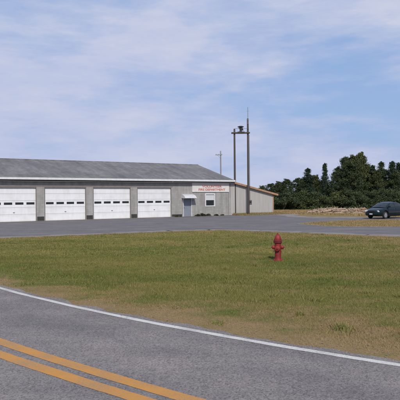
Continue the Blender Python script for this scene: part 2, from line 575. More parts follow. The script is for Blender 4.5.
strip('lot_back_edge_ground', smooth_poly([fac(28.6, 1.6), (9.5, 57.5), (10.6, 53.4), (14.6, 51.4), (24, 48.6), (46, 43.6)], 12), -.7, 1.2, .013, M['sand'])

bm = bmesh.new()
a0, a1, a2, a3 = fac(-9.6, .04), fac(22.2, .04), fac(22.2, .6), fac(-9.6, .75)
bm.faces.new([bm.verts.new((p[0], p[1], .026)) for p in (a0, a1, a2, a3)])
tag(bm_obj('concrete_apron_ground', bm, M['concrete']), kind='structure')

# ------------------------------------------------------------------ ground sheet
def front_y(x): return np.interp(x, FX, FY)
def dryness(x, y):
    q = road_q(x, y)
    w = 2.2 + .26 * np.clip(x, -4, 6)
    near = np.clip(1 + q / w, 0, 1) ** .65 * .56
    dl = front_y(x) - y
    lotside = np.exp(-np.clip(dl, 0, 99) / 1.2) * .42
    far = .08 * sstep(17, 28, y) + .13 * sstep(0, 8, x)
    mound = np.where(y > 45, .45, 0)
    return np.clip(np.where(dl > 0, near + lotside + far, 0) + mound, 0, 1)
def ground_z(x, y):
    q = road_q(x, y)
    m = sstep(.4, 2.2, -q) * sstep(.4, 3.0, front_y(x) - y)
    n = np.array([mnoise.noise((float(a) * .22, float(b) * .22, 3)) + .35 * mnoise.noise((float(a) * .8, float(b) * .8, 6)) for a, b in zip(np.ravel(x), np.ravel(y))]).reshape(np.shape(x))
    return -.006 + m * (.05 * n + .008)

xs = np.unique(np.concatenate([[-900, -500, -300, -180, -110, -70, -50, -40], np.arange(-32, 32.1, .4), [40, 50, 70, 110, 180, 300, 500, 900]]))
ys = np.unique(np.concatenate([[-400, -200, -100, -50, -25, -12], np.arange(-6, 40.1, .4), np.arange(42, 100, 3), [120, 160, 240, 400, 700, 1400]]))
gx, gy = np.meshgrid(xs, ys)
gz = ground_z(gx, gy)
nx, ny = len(xs), len(ys)
V = np.stack([gx.ravel(), gy.ravel(), gz.ravel()], 1)
idx = np.arange(nx * ny).reshape(ny, nx)
Fq = np.stack([idx[:-1, :-1].ravel(), idx[:-1, 1:].ravel(), idx[1:, 1:].ravel(), idx[1:, :-1].ravel()], 1)
g = mesh_from('ground', V.tolist(), Fq.tolist(), M['ground'], smooth=True)
tag(g, kind='structure')
at = g.data.attributes.new('dry', 'FLOAT', 'POINT')
at.data.foreach_set('value', dryness(gx.ravel(), gy.ravel()).astype(np.float32))

# ------------------------------------------------------------------ grass (nobody could count it)
def blades(name, px, py, pz, h, w, dry, lean=.55):
    n = len(px)
    ang = RS.uniform(0, 2 * math.pi, n)
    la = RS.uniform(0, 2 * math.pi, n); ll = RS.uniform(.1, lean * 1.6, n) * h
    hh = h * RS.uniform(.55, 1.25, n)
    dx, dy = np.cos(ang) * w * .5, np.sin(ang) * w * .5
    v = np.empty((n, 3, 3), np.float32)
    v[:, 0] = np.stack([px - dx, py - dy, pz], 1)
    v[:, 1] = np.stack([px + dx, py + dy, pz], 1)
    v[:, 2] = np.stack([px + np.cos(la) * ll, py + np.sin(la) * ll, pz + hh], 1)
    me = bpy.data.meshes.new(name)
    me.vertices.add(3 * n); me.loops.add(3 * n); me.polygons.add(n)
    me.vertices.foreach_set('co', v.ravel())
    me.loops.foreach_set('vertex_index', np.arange(3 * n, dtype=np.int32))
    me.polygons.foreach_set('loop_start', np.arange(0, 3 * n, 3, dtype=np.int32))
    a = me.attributes.new('dry', 'FLOAT', 'POINT'); a.data.foreach_set('value', np.repeat(dry, 3).astype(np.float32))
    a = me.attributes.new('rnd', 'FLOAT', 'POINT'); a.data.foreach_set('value', np.repeat(RS.rand(n), 3).astype(np.float32))
    me.update(); me.validate()
    o = bpy.data.objects.new(name, me)
    C.objects.link(o)
    me.materials.append(M['grass'])
    tag(o, kind='stuff')
    return o

def vnoise(x, y, s, seed):
    """cheap bilinear value noise, vectorised"""
    r = np.random.RandomState(seed).rand(64, 64)
    fx, fy = x * s + 100, y * s + 100
    ix, iy = np.floor(fx).astype(int), np.floor(fy).astype(int)
    tx, ty = fx - ix, fy - iy
    tx = tx * tx * (3 - 2 * tx); ty = ty * ty * (3 - 2 * ty)
    g_ = lambda a, b: r[a % 64, b % 64]
    return (g_(ix, iy) * (1 - tx) + g_(ix + 1, iy) * tx) * (1 - ty) + (g_(ix, iy + 1) * (1 - tx) + g_(ix + 1, iy + 1) * tx) * ty

gzi_x, gzi_y = xs, ys
def gz_at(x, y):
    ix = np.clip(np.searchsorted(gzi_x, x) - 1, 0, nx - 2); iy = np.clip(np.searchsorted(gzi_y, y) - 1, 0, ny - 2)
    tx = (x - gzi_x[ix]) / (gzi_x[ix + 1] - gzi_x[ix]); ty = (y - gzi_y[iy]) / (gzi_y[iy + 1] - gzi_y[iy])
    return (gz[iy, ix] * (1 - tx) + gz[iy, ix + 1] * tx) * (1 - ty) + (gz[iy + 1, ix] * (1 - tx) + gz[iy + 1, ix + 1] * tx) * ty

def lawn(n, y0, y1, hscale, wscale):
    y = RS.uniform(y0, y1, n)
    half = y * .40 + 6
    x = RS.uniform(-1, 1, n) * half
    keep = RS.rand(n) < (half / (y1 * .40 + 6))
    x, y = x[keep], y[keep]
    q = road_q(x, y); dl = front_y(x) - y
    cover = sstep(.12, .75, -q + .35 * (vnoise(x, y, 2.3, 3) - .5)) * sstep(-.25, .5, dl + .5 * (vnoise(x, y, 1.4, 5) - .5))
    thin = .5 + .5 * sstep(.3, 2.6, -q)
    patch = .55 + .45 * sstep(.25, .6, vnoise(x, y, .9, 9))
    k = RS.rand(len(x)) < cover * thin * patch
    x, y = x[k], y[k]; q = q[k]
    h = hscale * (.55 + .75 * vnoise(x, y, .55, 21)) * (.55 + .45 * sstep(.2, 2.5, -q))
    return x, y, gz_at(x, y) - .004, h, wscale * RS.uniform(.7, 1.3, len(x)), dryness(x, y)
parts = [lawn(800000, 5.0, 12, .050, .007), lawn(720000, 12, 19, .052, .011), lawn(520000, 19, 34.5, .055, .020)]
P = [np.concatenate(c) for c in zip(*parts)]
blades('lawn_grass', *P)

nw = 420
wx, wy = RS.uniform(-11, 12, nw), RS.uniform(8, 31, nw)
ok = (np.abs(wx) < wy * .42) & (road_q(wx, wy) < -.5) & (front_y(wx) - wy > .5)
wx, wy = wx[ok], wy[ok]
wr = RS.uniform(.04, .16, len(wx)); per = 70
cx_ = np.repeat(wx, per) + RS.normal(0, 1, len(wx) * per) * np.repeat(wr, per); cy_ = np.repeat(wy, per) + RS.normal(0, 1, len(wx) * per) * np.repeat(wr, per)
wh = np.repeat(RS.uniform(.05, .12, len(wx)), per)
blades('lawn_weeds', cx_, cy_, gz_at(cx_, cy_) - .004, wh, np.full(len(cx_), .014), np.repeat(RS.uniform(-.5, .12, len(wx)), per), .8)
nl = 900
lx, ly = RS.uniform(-11, 12, nl), RS.uniform(6.5, 30, nl)
ok = (np.abs(lx) < ly * .42) & (road_q(lx, ly) < .1) & (front_y(lx) - ly > -.5)
lx, ly = lx[ok], ly[ok]; nl = len(lx)
lz_ = gz_at(lx, ly) + RS.uniform(.012, .05, nl)
lv, lf = [], []
for i in range(nl):
    a_, r_ = RS.uniform(0, 6.283), RS.uniform(.012, .034)
    t1, t2 = RS.uniform(-.4, .4), RS.uniform(-.4, .4)
    for dx_, dy_ in ((-1, 0), (0, -.5), (1, .1), (.1, .55)):
        X_ = (dx_ * math.cos(a_) - dy_ * math.sin(a_)) * r_; Y_ = (dx_ * math.sin(a_) + dy_ * math.cos(a_)) * r_
        lv.append((lx[i] + X_, ly[i] + Y_, lz_[i] + X_ * t1 + Y_ * t2))
    lf.append((4 * i, 4 * i + 1, 4 * i + 2, 4 * i + 3))
tag(mesh_from('fallen_leaves', lv, lf, simple('dry_leaf', (.24, .155, .075), .8, 0, .4, 1.3)), kind='stuff')

n = 60000
x = RS.uniform(7, 24, n); y = RS.uniform(29, 47, n)
k = inside(isl, x, y); x, y = x[k], y[k]
blades('island_grass', x, y, np.full(len(x), .014), np.full(len(x), .06), np.full(len(x), .032), np.full(len(x), .42))
# the field between the lot and the wood, and the weedy strip before the annex
n = 90000
x = RS.uniform(7, 40, n); y = RS.uniform(46, 90, n)
ub = (x - BO.x) * BD.x + (y - BO.y) * BD.y; vb = -((x - BO.x) * BI.x + (y - BO.y) * BI.y)
bx = np.interp(x, [9.5, 10.6, 14.6, 24, 46], [57.5, 54.6, 52.8, 50.2, 45.2])
k = (y > bx) & ~((ub < 29.6) & (vb < .3)) & (x < .46 * y + 2) & ((ub > 29) | (vb > .1))
k &= ~((ub < 30) & (vb > 1.5))
x, y = x[k], y[k]
blades('field_grass', x, y, np.full(len(x), -.02), .09 + .16 * vnoise(x, y, .5, 31), np.full(len(x), .06), np.full(len(x), .40) + .2 * vnoise(x, y, .3, 8))
n = 9000
u = RS.uniform(22.3, 29.4, n); v = np.abs(RS.normal(0, 1, n)) * .9 + .05
v = np.minimum(v, 1.9)
p = np.array([fac(a, b) for a, b in zip(u, v)])
blades('annex_strip_grass', p[:, 0], p[:, 1], np.full(n, -.02), .10 + .22 * np.exp(-v * 1.2), np.full(n, .04), np.full(n, .34))

# gravel crumbs on the road shoulder
bm = bmesh.new()
for i in range(2600):
    s = random.uniform(-8, 12); q = -abs(random.gauss(0, .30)) - .02
    if mnoise.noise((s * .5, 2, 0)) + .25 < random.uniform(-.4, .5): continue
    p = road_pt(s, q); r = random.choice((.004, .005, .006, .007, .010))
    t = bmesh.new(); bmesh.ops.create_icosphere(t, subdivisions=1, radius=r)
    for vv in t.verts: vv.co = Vector((vv.co.x * random.uniform(.7, 1.3), vv.co.y * random.uniform(.7, 1.3), vv.co.z * random.uniform(.35, .6)))
    merge(bm, t, Matrix.Translation((p.x, p.y, .002)) @ Matrix.Rotation(random.uniform(0, 6.3), 4, 'Z'))
tag(bm_obj('shoulder_gravel', bm, M['gravel']), kind='stuff')

# ------------------------------------------------------------------ fire station
st = empty('fire_station', (BO.x, BO.y, 0), BANG, 'long grey block fire station with a row of white garage doors and a shingle roof', 'building')
B = 4.757
UL, UR, DEP = -9.55, 22.1, 14.6
WT = 3.72       # wall top
holes = [(k * B - 4.02, k * B, 0.0, 3.15) for k in range(-1, 4)]
holes += [(15.74, 16.84, 0.0, 2.05), (18.62, 19.86, 1.10, 2.46)]
us = sorted({UL, UR} | {h[0] for h in holes} | {h[1] for h in holes})
zs = sorted({0.0, WT} | {h[2] for h in holes} | {h[3] for h in holes})
bm = bmesh.new()
def in_hole(u, z): return any(h[0] < u < h[1] and h[2] < z < h[3] for h in holes)
for a, b_ in zip(us[:-1], us[1:]):
    for c, d in zip(zs[:-1], zs[1:]):
        if not in_hole((a + b_) / 2, (c + d) / 2):
            bm.faces.new([bm.verts.new(q) for q in ((a, 0, c), (b_, 0, c), (b_, 0, d), (a, 0, d))])
for h in holes:
    x0, x1, z0, z1 = h
    for q in (((x0, 0, z0), (x0, .3, z0), (x0, .3, z1), (x0, 0, z1)), ((x1, 0, z0), (x1, .3, z0), (x1, .3, z1), (x1, 0, z1)), ((x0, 0, z1), (x1, 0, z1), (x1, .3, z1), (x0, .3, z1))):
        bm.faces.new([bm.verts.new(p) for p in q])
    if z0 > 0: bm.faces.new([bm.verts.new(p) for p in ((x0, 0, z0), (x1, 0, z0), (x1, .3, z0), (x0, .3, z0))])
RZ = 6.18
for ux in (UL, UR):
    bm.faces.new([bm.verts.new(p) for p in ((ux, 0, 0), (ux, DEP, 0), (ux, DEP, WT), (ux, DEP / 2, RZ - .2), (ux, 0, WT))])
bm.faces.new([bm.verts.new(p) for p in ((UL, DEP, 0), (UR, DEP, 0), (UR, DEP, WT), (UL, DEP, WT))])
bmesh.ops.remove_doubles(bm, verts=bm.verts[:], dist=.0005)
bm_obj('wall', bm, M['block'], st)
# roof slabs
OV, OE = .42, .28
slope = (RZ - 3.98) / (DEP / 2 + OV)
bm = bmesh.new()
th = .10
ridge_rows = 40
def roof_profile(y): return RZ - abs(y - DEP / 2) * slope
prof = [(-OV, 0), (DEP / 2, 0), (DEP + OV, 0)]
pts = [(-OV, roof_profile(-OV)), (DEP / 2, RZ), (DEP + OV, roof_profile(DEP + OV))]
a = [bm.verts.new((UL - OE, y, z)) for y, z in pts] + [bm.verts.new((UL - OE, y, z - th)) for y, z in reversed(pts)]
b_ = [bm.verts.new((UR + OE, y, z)) for y, z in pts] + [bm.verts.new((UR + OE, y, z - th)) for y, z in reversed(pts)]
for i in range(6):
    bm.faces.new((a[i], a[(i + 1) % 6], b_[(i + 1) % 6], b_[i]))
bm.faces.new((a[0], a[1], a[4], a[5])); bm.faces.new((a[1], a[2], a[3], a[4]))
bm.faces.new((b_[0], b_[1], b_[4], b_[5])); bm.faces.new((b_[1], b_[2], b_[3], b_[4]))
roof = bm_obj('roof', bm, M['roof'], st)
bm = bmesh.new()
add_box(bm, UL - OE, UR + OE, DEP / 2 - .12, DEP / 2 + .12, RZ - .035, RZ + .03, .01)
bm_obj('ridge_cap', bm, M['roof'], roof)
# white gutter, with soffit behind it
bm = bmesh.new()
ez = roof_profile(-OV)
add_box(bm, UL - OE, UR + OE, -OV - .13, -OV - .003, ez - .19, ez + .012, .02)
bm_obj('gutter', bm, M['trim_white'], st)
bm = bmesh.new()
add_box(bm, UL - OE + .02, UR + OE - .02, -OV + .002, -.004, 3.66, 3.70)
bm_obj('soffit', bm, M['soffit'], st)
bm = bmesh.new()
for ux in (UR + OE + .003, UL - OE - .033):
    for s0, s1 in ((-OV, DEP / 2 - .002), (DEP / 2 + .002, DEP + OV)):
        bm = bmesh.new()
        z0, z1 = roof_profile(s0), roof_profile(s1)
        q = [(ux, s0, z0 - .16), (ux, s1, z1 - .16), (ux, s1, z1 + .005), (ux, s0, z0 + .005)]
        q2 = [(x + .03, y, z) for x, y, z in q]
        A = [bm.verts.new(p) for p in q]; Bq = [bm.verts.new(p) for p in q2]
        bm.faces.new(A); bm.faces.new(Bq[::-1])
        for i in range(4): bm.faces.new((A[i], A[(i + 1) % 4], Bq[(i + 1) % 4], Bq[i]))
        bm_obj('rake_board', bm, M['trim_white'], st)
# downspouts at the piers would not show in the photograph; black painted feet of the piers do
for k in range(-1, 4):
    x0 = k * B + .05; x1 = (k + 1) * B - 4.02 - .05 if k < 3 else k * B + 1.3
    bm = bmesh.new(); add_box(bm, x0, x1, -.035, -.002, 0, .42 if k < 3 else .28, .008)
    bm_obj('pier_base', bm, M['black_base'], st)

# garage doors: five leaves each, one row of small windows
def door_meshes():
    w, h, n = 4.02, 3.15, 5
    bm = bmesh.new()
    ph = (h - .02) / n
    for i in range(n):
        z0 = .02 + i * ph
        add_box(bm, .02, w - .02, .10, .15, z0 + .006, z0 + ph - .006, .006)
        for j in range(2):      # pressed ribs along every leaf
            zc = z0 + ph * (.12 if j == 0 else .88)
            add_box(bm, .04, w - .04, .092, .1005, zc - .014, zc + .014, .003)
    fr = bmesh.new()
    add_box(fr, -.0, w, -.012, .085, h - .09, h - .003)
    add_box(fr, .003, .05, -.006, .085, 0, h - .092)
    add_box(fr, w - .05, w - .003, -.006, .085, 0, h - .092)
    wins = []
    for j in range(4):
        c = w * (j + .5) / 4 * .985 + .03
        wins.append((c - .36, c + .36, 1.545, 1.745))
    return bm, fr, wins
first = None
for k in range(-1, 4):
    if first is None:
        bm, fr, wins = door_meshes()
        first = bm_obj('garage_door', bm, M['door_white'], st)
        bm_obj('door_frame', fr, M['frame_brown'], first)
        for (a, b_, c, d) in wins:
            wb = bmesh.new()
            add_box(wb, a, b_, .086, .0995, c, d, .012)
            bm_obj('door_window', wb, M['glass'], first)
        hb = bmesh.new(); add_box(hb, 1.93, 2.09, .07, .0915, .80, .86, .008)
        bm_obj('door_handle', hb, M['metal'], first)
        first.location = (k * B - 4.02, 0, 0)
    else:
        c = copy_tree(first, st)
        c.location = (k * B - 4.02, 0, 0)

# brown lintel band over the bays
bm = bmesh.new(); add_box(bm, UL, 14.45, -.012, -.002, 3.16, 3.30)
bm_obj('lintel_band', bm, simple('lintel_band', (.20, .185, .17), .85, 0, .15, 3), st)

# entry door with awning
bm = bmesh.new(); add_box(bm, 15.80, 16.78, .10, .145, .03, 2.0, .006)
for z0, z1 in ((.25, .95), (1.08, 1.85)): add_box(bm, 15.95, 16.63, .092, .103, z0, z1, .004)
ed = bm_obj('entry_door', bm, M['steel_door'], st)
bm = bmesh.new(); add_tube(bm, (15.90, .10, 1.0), (15.90, .04, 1.0), .022); add_lathe(bm, [(0, 0), (.03, .005), (.035, .03), (.02, .05), (0, .052)], 12, Matrix.Translation((15.90, .045, 1.0)) @ Matrix.Rotation(R(90), 4, 'X'))
bm_obj('handle', bm, M['metal'], ed, smooth=True)
bm = bmesh.new()
add_box(bm, 15.742, 15.797, -.01, .16, .0, 2.045); add_box(bm, 16.783, 16.838, -.01, .16, .0, 2.045); add_box(bm, 15.80, 16.78, -.01, .16, 2.004, 2.047)
bm_obj('door_frame', bm, M['trim_white'], ed)
bm = bmesh.new()
K = 12
rows = []
for i in range(K + 1):
    t = i / K
    y = -.80 * t - .003
    z = 2.42 - .10 * t - .30 * t ** 2.6
    rows.append((y, z))
for dz in (0, -.03):
    pass
x0, x1 = 15.52, 16.98
top = [[bm.verts.new((x, y, z)) for x in (x0, x1)] for y, z in rows]
bot = [[bm.verts.new((x, y, z - .035)) for x in (x0, x1)] for y, z in rows]
for i in range(K):
    bm.faces.new((top[i][0], top[i][1], top[i + 1][1], top[i + 1][0]))
    bm.faces.new((bot[i][0], bot[i + 1][0], bot[i + 1][1], bot[i][1]))
    for s in (0, 1): bm.faces.new((top[i][s], top[i + 1][s], bot[i + 1][s], bot[i][s]))
bm.faces.new((top[K][0], top[K][1], bot[K][1], bot[K][0]))
for s in (x0 + .004, x1 - .004):      # side cheeks
    vv = [bm.verts.new((s, y, z - .036)) for y, z in rows] + [bm.verts.new((s, -.003, rows[-1][1] - .036))]
    bm.faces.new(vv)
aw = bm_obj('awning', bm, simple('awning_metal', (.56, .56, .57), .5, 0, .12, 3), st)
for s in (x0 + .03, x1 - .03):
    bm = bmesh.new(); add_tube(bm, (s, -.01, 1.75), (s, -.76, 2.0), .014, seg=8)
    bm_obj('awning_brace', bm, M['metal'], aw)

# window: white frame, blind drawn over the upper sash
bm = bmesh.new()
wx0, wx1, wz0, wz1 = 18.62, 19.86, 1.10, 2.46
add_box(bm, wx0 - .05, wx0 + .07, -.03, .12, wz0 - .05, wz1 + .05, .005); add_box(bm, wx1 - .07, wx1 + .05, -.03, .12, wz0 - .05, wz1 + .05, .005)
add_box(bm, wx0 + .072, wx1 - .072, -.03, .12, wz1 - .07, wz1 + .05); add_box(bm, wx0 + .072, wx1 - .072, -.05, .12, wz0 - .05, wz0 + .06)
add_box(bm, wx0 + .072, wx1 - .072, .01, .1, 1.75, 1.82)
wn = bm_obj('window', bm, M['trim_white'], st)
bm = bmesh.new(); add_box(bm, wx0 + .073, wx1 - .073, .07, .08, wz0 + .061, wz1 - .071)
bm_obj('pane', bm, M['glass'], wn)
bm = bmesh.new()
for i in range(14): add_box(bm, wx0 + .08, wx1 - .08, .048, .062, 1.83 + i * .04, 1.83 + i * .04 + .034, .004)
bm_obj('blind', bm, M['blind'], wn)

# small wall lamp by the entry and electrical conduit
bm = bmesh.new(); add_tube(bm, (21.75, -.03, .1), (21.75, -.03, 3.6), .025, seg=8)
bm_obj('conduit', bm, M['metal'], st)

# ---- the sign is a thing of its own
sg = empty('wall_sign', (*fac(19.34, .03), 2.66), BANG, 'white sign board with faded red lettering under the eave beside the entry awning', 'sign')
bm = bmesh.new(); add_box(bm, -2.47, 2.47, -.035, .02, 0, 1.0, .006)
bm_obj('board', bm, M['sign'], sg)
def lettering(txt, size, zc, sx=1.0):
    cu = bpy.data.curves.new('lettering', 'FONT')
    cu.body = txt; cu.size = size; cu.align_x = 'CENTER'; cu.align_y = 'CENTER'; cu.extrude = .004
    t = bpy.data.objects.new('tmp_text', cu)
    C.objects.link(t)
    dg = bpy.context.evaluated_depsgraph_get()
    me = bpy.data.meshes.new_from_object(t.evaluated_get(dg))
    bpy.data.objects.remove(t)
    bl = bmesh.new(); bl.from_mesh(me)
    cp = bl.copy(); merge(bl, cp, Matrix.Translation((.022, 0, .002))); cp = bmesh.new(); cp.from_mesh(me); merge(bl, cp, Matrix.Translation((.011, .014, .001)))
    bl.to_mesh(me); bl.free()
    me.materials.clear(); me.materials.append(M['sign_red'])
    o = bpy.data.objects.new('lettering', me)
    C.objects.link(o); o.parent = sg
    o.rotation_euler = (R(90), 0, 0); o.location = (.12, -.041, zc); o.scale = (sx, 1, 1)
lettering('VOLUNTEER', .33, .60, 1.4)
lettering('FIRE DEPARTMENT', .33, .25, 1.3)
bm = bmesh.new()
for a, b_, c, d in ((-2.47, 2.47, 0, .035), (-2.47, 2.47, .965, 1.0), (-2.47, -2.435, .036, .964), (2.435, 2.47, .036, .964)): add_box(bm, a, b_, -.05, -.0355, c, d)
bm_obj('frame', bm, M['trim_white'], sg)

# ------------------------------------------------------------------ annex (lean-to shed)
an = empty('shed_annex', (BO.x, BO.y, 0), BANG, 'low beige ribbed metal shed with an orange sloping fascia joined to the station', 'shed')
L0, L1, LD = UR + .004, 28.45, 10.0
def lz(u): return 3.80 + (u - 22.0) * (2.30 - 3.80) / (28.95 - 22.0)
bm = bmesh.new()
u = L0
pr = []
while u < L1:          # ribbed sheet: flat, rib, flat
    pr += [(u, 0), (u + .20, 0), (u + .215, -.014), (u + .255, -.014), (u + .27, 0)]
    u += .30
pr = [p for p in pr if p[0] < L1] + [(L1, 0)]
lo = [bm.verts.new((a, b_, 0)) for a, b_ in pr]; hi = [bm.verts.new((a, b_, lz(a) - .1)) for a, b_ in pr]
for i in range(len(pr) - 1): bm.faces.new((lo[i], lo[i + 1], hi[i + 1], hi[i]))
for q in (((L1, 0, 0), (L1, LD, 0), (L1, LD, lz(L1) - .1), (L1, 0, lz(L1) - .1)), ((L0, LD, 0), (L1, LD, 0), (L1, LD, lz(L1) - .1), (L0, LD, lz(L0) - .1))):
    bm.faces.new([bm.verts.new(p) for p in q])
bm_obj('wall', bm, M['siding'], an)
def slab(bm, u0, u1, y0, y1, dz0, dz1):
    q = [(u0, lz(u0) + dz0), (u1, lz(u1) + dz0), (u1, lz(u1) + dz1), (u0, lz(u0) + dz1)]
    A = [bm.verts.new((a, y0, z)) for a, z in q]; Bq = [bm.verts.new((a, y1, z)) for a, z in q]
    bm.faces.new(A); bm.faces.new(Bq[::-1])
    for i in range(4): bm.faces.new((A[i], A[(i + 1) % 4], Bq[(i + 1) % 4], Bq[i]))
bm = bmesh.new(); slab(bm, L0 + .3, 28.95, -.28, LD + .2, .085, .12)
bm_obj('roof', bm, simple('annex_metal_roof', (.36, .34, .33), .5, .3, .1, 2), an)
bm = bmesh.new(); slab(bm, 22.0 + .39, 28.97, -.325, -.285, -.10, .10)
bm_obj('fascia', bm, M['fascia'], an)
bm = bmesh.new(); slab(bm, L0 + .02, 28.9, -.28, -.002, -.10, -.08)
bm_obj('soffit', bm, M['soffit'], an)
bm = bmesh.new(); add_box(bm, L1 - .10, L1 + .03, -.05, -.027, 0, lz(L1) - .11); add_box(bm, L1 + .003, L1 + .03, -.026, .10, 0, lz(L1) - .11)
bm_obj('corner_trim', bm, M['fascia'], an)

# ------------------------------------------------------------------ poles with siren
def pole(x, y, h, r0, r1, label, group, mat, lean=0.0):
    o = empty('utility_pole', (x, y, 0), 0, label, 'pole', group)
    o.rotation_euler = (0, lean, 0)
    bm = bmesh.new()
    pts = [(i / 12 * h) for i in range(13)]
    prof = [(0, -.3)] + [(r0 + (r1 - r0) * z / h + .004 * mnoise.noise((z, x, 0)), z) for z in pts] + [(r1 * .7, h + .03), (0, h + .04)]
    add_lathe(bm, prof, 14)
    bm_obj('shaft', bm, mat, o, smooth=True)
    return o
G_ = 'wooden poles holding up the siren'
PX1, PX2, PY = 4.02, 5.56, 62.0
p1 = pole(PX1, PY, 9.85, .125, .10, 'shorter brown wooden pole at the corner where the shed meets the station', G_, M['pole'])
p2 = pole(PX2, PY, 11.05, .135, .10, 'taller brown wooden pole with an antenna mast, standing before the shed wall', G_, M['pole'])
bm = bmesh.new()
add_tube(bm, (0, -.13, 10.4), (0, -.13, 12.35), .032, .024, seg=8); add_tube(bm, (-.16, -.13, 11.9), (.16, -.13, 11.9), .012, seg=6)
for z in (10.5, 10.9): add_box(bm, -.05, .05, -.16, -.09, z, z + .05)
bm_obj('antenna_mast', bm, simple('mast_grey', (.22, .22, .24), .5, .5), p2)
bm = bmesh.new(); add_box(bm, .10, .36, -.30, -.12, 1.18, 1.72, .02)
mb = bm_obj('meter_box', bm, simple('meter_box_dark', (.085, .08, .08), .5, .2), p2)
bm = bmesh.new(); add_lathe(bm, [(.0, -.02), (.08, -.02), (.085, .04), (.06, .09), (0, .10)], 16, Matrix.Translation((.23, -.31, 1.52)) @ Matrix.Rotation(R(90), 4, 'X'))
bm_obj('meter_dial', bm, M['glass'], mb, smooth=True)
bm = bmesh.new(); add_tube(bm, (.17, -.16, 1.72), (.13, -.15, 9.2), .022, seg=8)
bm_obj('conduit', bm, M['dark_metal'], p2)
bmr = empty('siren_platform', (PX1, PY - .02, 9.2), 0, 'wooden cross beam and railing bolted between the tops of the two siren poles', 'beam')
bm = bmesh.new()
add_box(bm, -.35, PX2 - PX1 + .22, -.24, -.135, .15, .30, .01)
add_box(bm, -.35, PX2 - PX1 + .22, .16, .26, .15, .30, .01)
bm_obj('cross_beam', bm, M['pole'], bmr)
bm = bmesh.new(); add_box(bm, .35, 1.15, -.28, .30, .302, .345)
bm_obj('deck', bm, M['pole'], bmr)
bm = bmesh.new(); add_tube(bm, (-.1, -.17, .70), (PX2 - PX1 + .1, -.17, .70), .018, seg=8)
bm_obj('railing', bm, M['dark_metal'], bmr)

sr = empty('siren', (PX1 + .72, PY, 9.56), 0, 'dark mushroom shaped warning siren mounted on the beam between the two poles', 'siren')
bm = bmesh.new(); add_lathe(bm, [(0, 0), (.20, 0), (.20, .03), (.13, .06), (.13, .30), (.17, .34), (.17, .36), (0, .36)], 20)
bm_obj('motor', bm, M['dark_metal'], sr, auto=40)
bm = bmesh.new()
add_lathe(bm, [(0, .361), (.22, .361), (.24, .38), (.22, .40), (0, .40)], 24)
for i in range(12):
    an_ = 2 * math.pi * i / 12
    c, s = math.cos(an_), math.sin(an_)
    add_tube(bm, (.21 * c, .21 * s, .395), (.21 * c, .21 * s, .545), .018, seg=6)
add_lathe(bm, [(0, .40), (.14, .40), (.14, .54), (0, .54)], 16)
bm_obj('rotor_cage', bm, M['dark_metal'], sr, auto=40)
bm = bmesh.new(); add_lathe(bm, [(0, .541), (.36, .541), (.38, .56), (.34, .60), (.18, .66), (0, .68)], 28)
bm_obj('hood', bm, M['dark_metal'], sr, auto=40)
bm = bmesh.new(); add_lathe(bm, [(.0, 0), (.05, 0), (.06, .10), (.18, .34), (.17, .34), (0, .12)], 20, Matrix.Translation((-.08, -.12, .20)) @ Matrix.Rotation(R(75), 4, 'Y'))
bm_obj('horn', bm, M['dark_metal'], sr, auto=40)

fp = pole(4.67, 120, 12.4, .17, .13, 'pale distant utility pole with a cross arm, rising behind the station roof', None, M['pole_grey'])
bm = bmesh.new(); add_box(bm, -1.15, .35, -.22, -.12, 11.45, 11.62, .01); add_tube(bm, (-.7, -.17, 11.45), (0, -.17, 10.8), .03, seg=6)
bm_obj('cross_arm', bm, M['pole_grey'], fp)
for xx in (-1.0, -.45, .25):
    bm = bmesh.new(); add_lathe(bm, [(0, 0), (.05, 0), (.06, .06), (.03, .1), (.05, .14), (0, .17)], 10, Matrix.Translation((xx, -.17, 11.62)))
    bm_obj('insulator', bm, M['metal'], fp, smooth=True)

# ------------------------------------------------------------------ fire hydrant
hy = empty('fire_hydrant', (2.46, 17.15, float(gz_at(np.array([2.46]), np.array([17.15]))[0])), R(-14), 'red fire hydrant standing alone in the mown grass', 'hydrant')
bm = bmesh.new()
add_lathe(bm, [(0, -.08), (.115, -.08), (.115, .0), (.15, .0), (.155, .012), (.155, .045), (.15, .055), (.11, .06), (.105, .09), (.103, .12), (.10, .58), (0, .58)], 32)
bm_obj('barrel', bm, M['red'], hy, auto=35)
bm = bmesh.new()
add_lathe(bm, [(0, .575), (.10, .575), (.138, .582), (.14, .59), (.14, .612), (.134, .617), (.12, .618), (.12, .626), (.138, .63), (.138, .652), (.132, .658), (.105, .66)], 32)
for i in range(8):
    an_ = 2 * math.pi * (i + .5) / 8
    add_tube(bm, (.122 * math.cos(an_), .122 * math.sin(an_), .565), (.122 * math.cos(an_), .122 * math.sin(an_), .672), .011, seg=6)
bm_obj('flange', bm, M['red_dark'], hy, auto=35)
bm = bmesh.new()
add_lathe(bm, [(.104, .66), (.108, .68), (.106, .73), (.094, .775), (.072, .81), (.045, .832), (.036, .838), (.036, .85), (0, .85)], 32)
for i in range(8):
    an_ = 2 * math.pi * i / 8
    c, s = math.cos(an_), math.sin(an_)
    add_tube(bm, (.106 * c, .106 * s, .675), (.07 * c, .07 * s, .808), .010, .006, seg=6)
bo = bm_obj('bonnet', bm, M['red'], hy, auto=35)
bm = bmesh.new(); add_tube(bm, (0, 0, .848), (0, 0, .888), .021, .018, seg=5)
bm_obj('operating_nut', bm, M['red_dark'], bo)
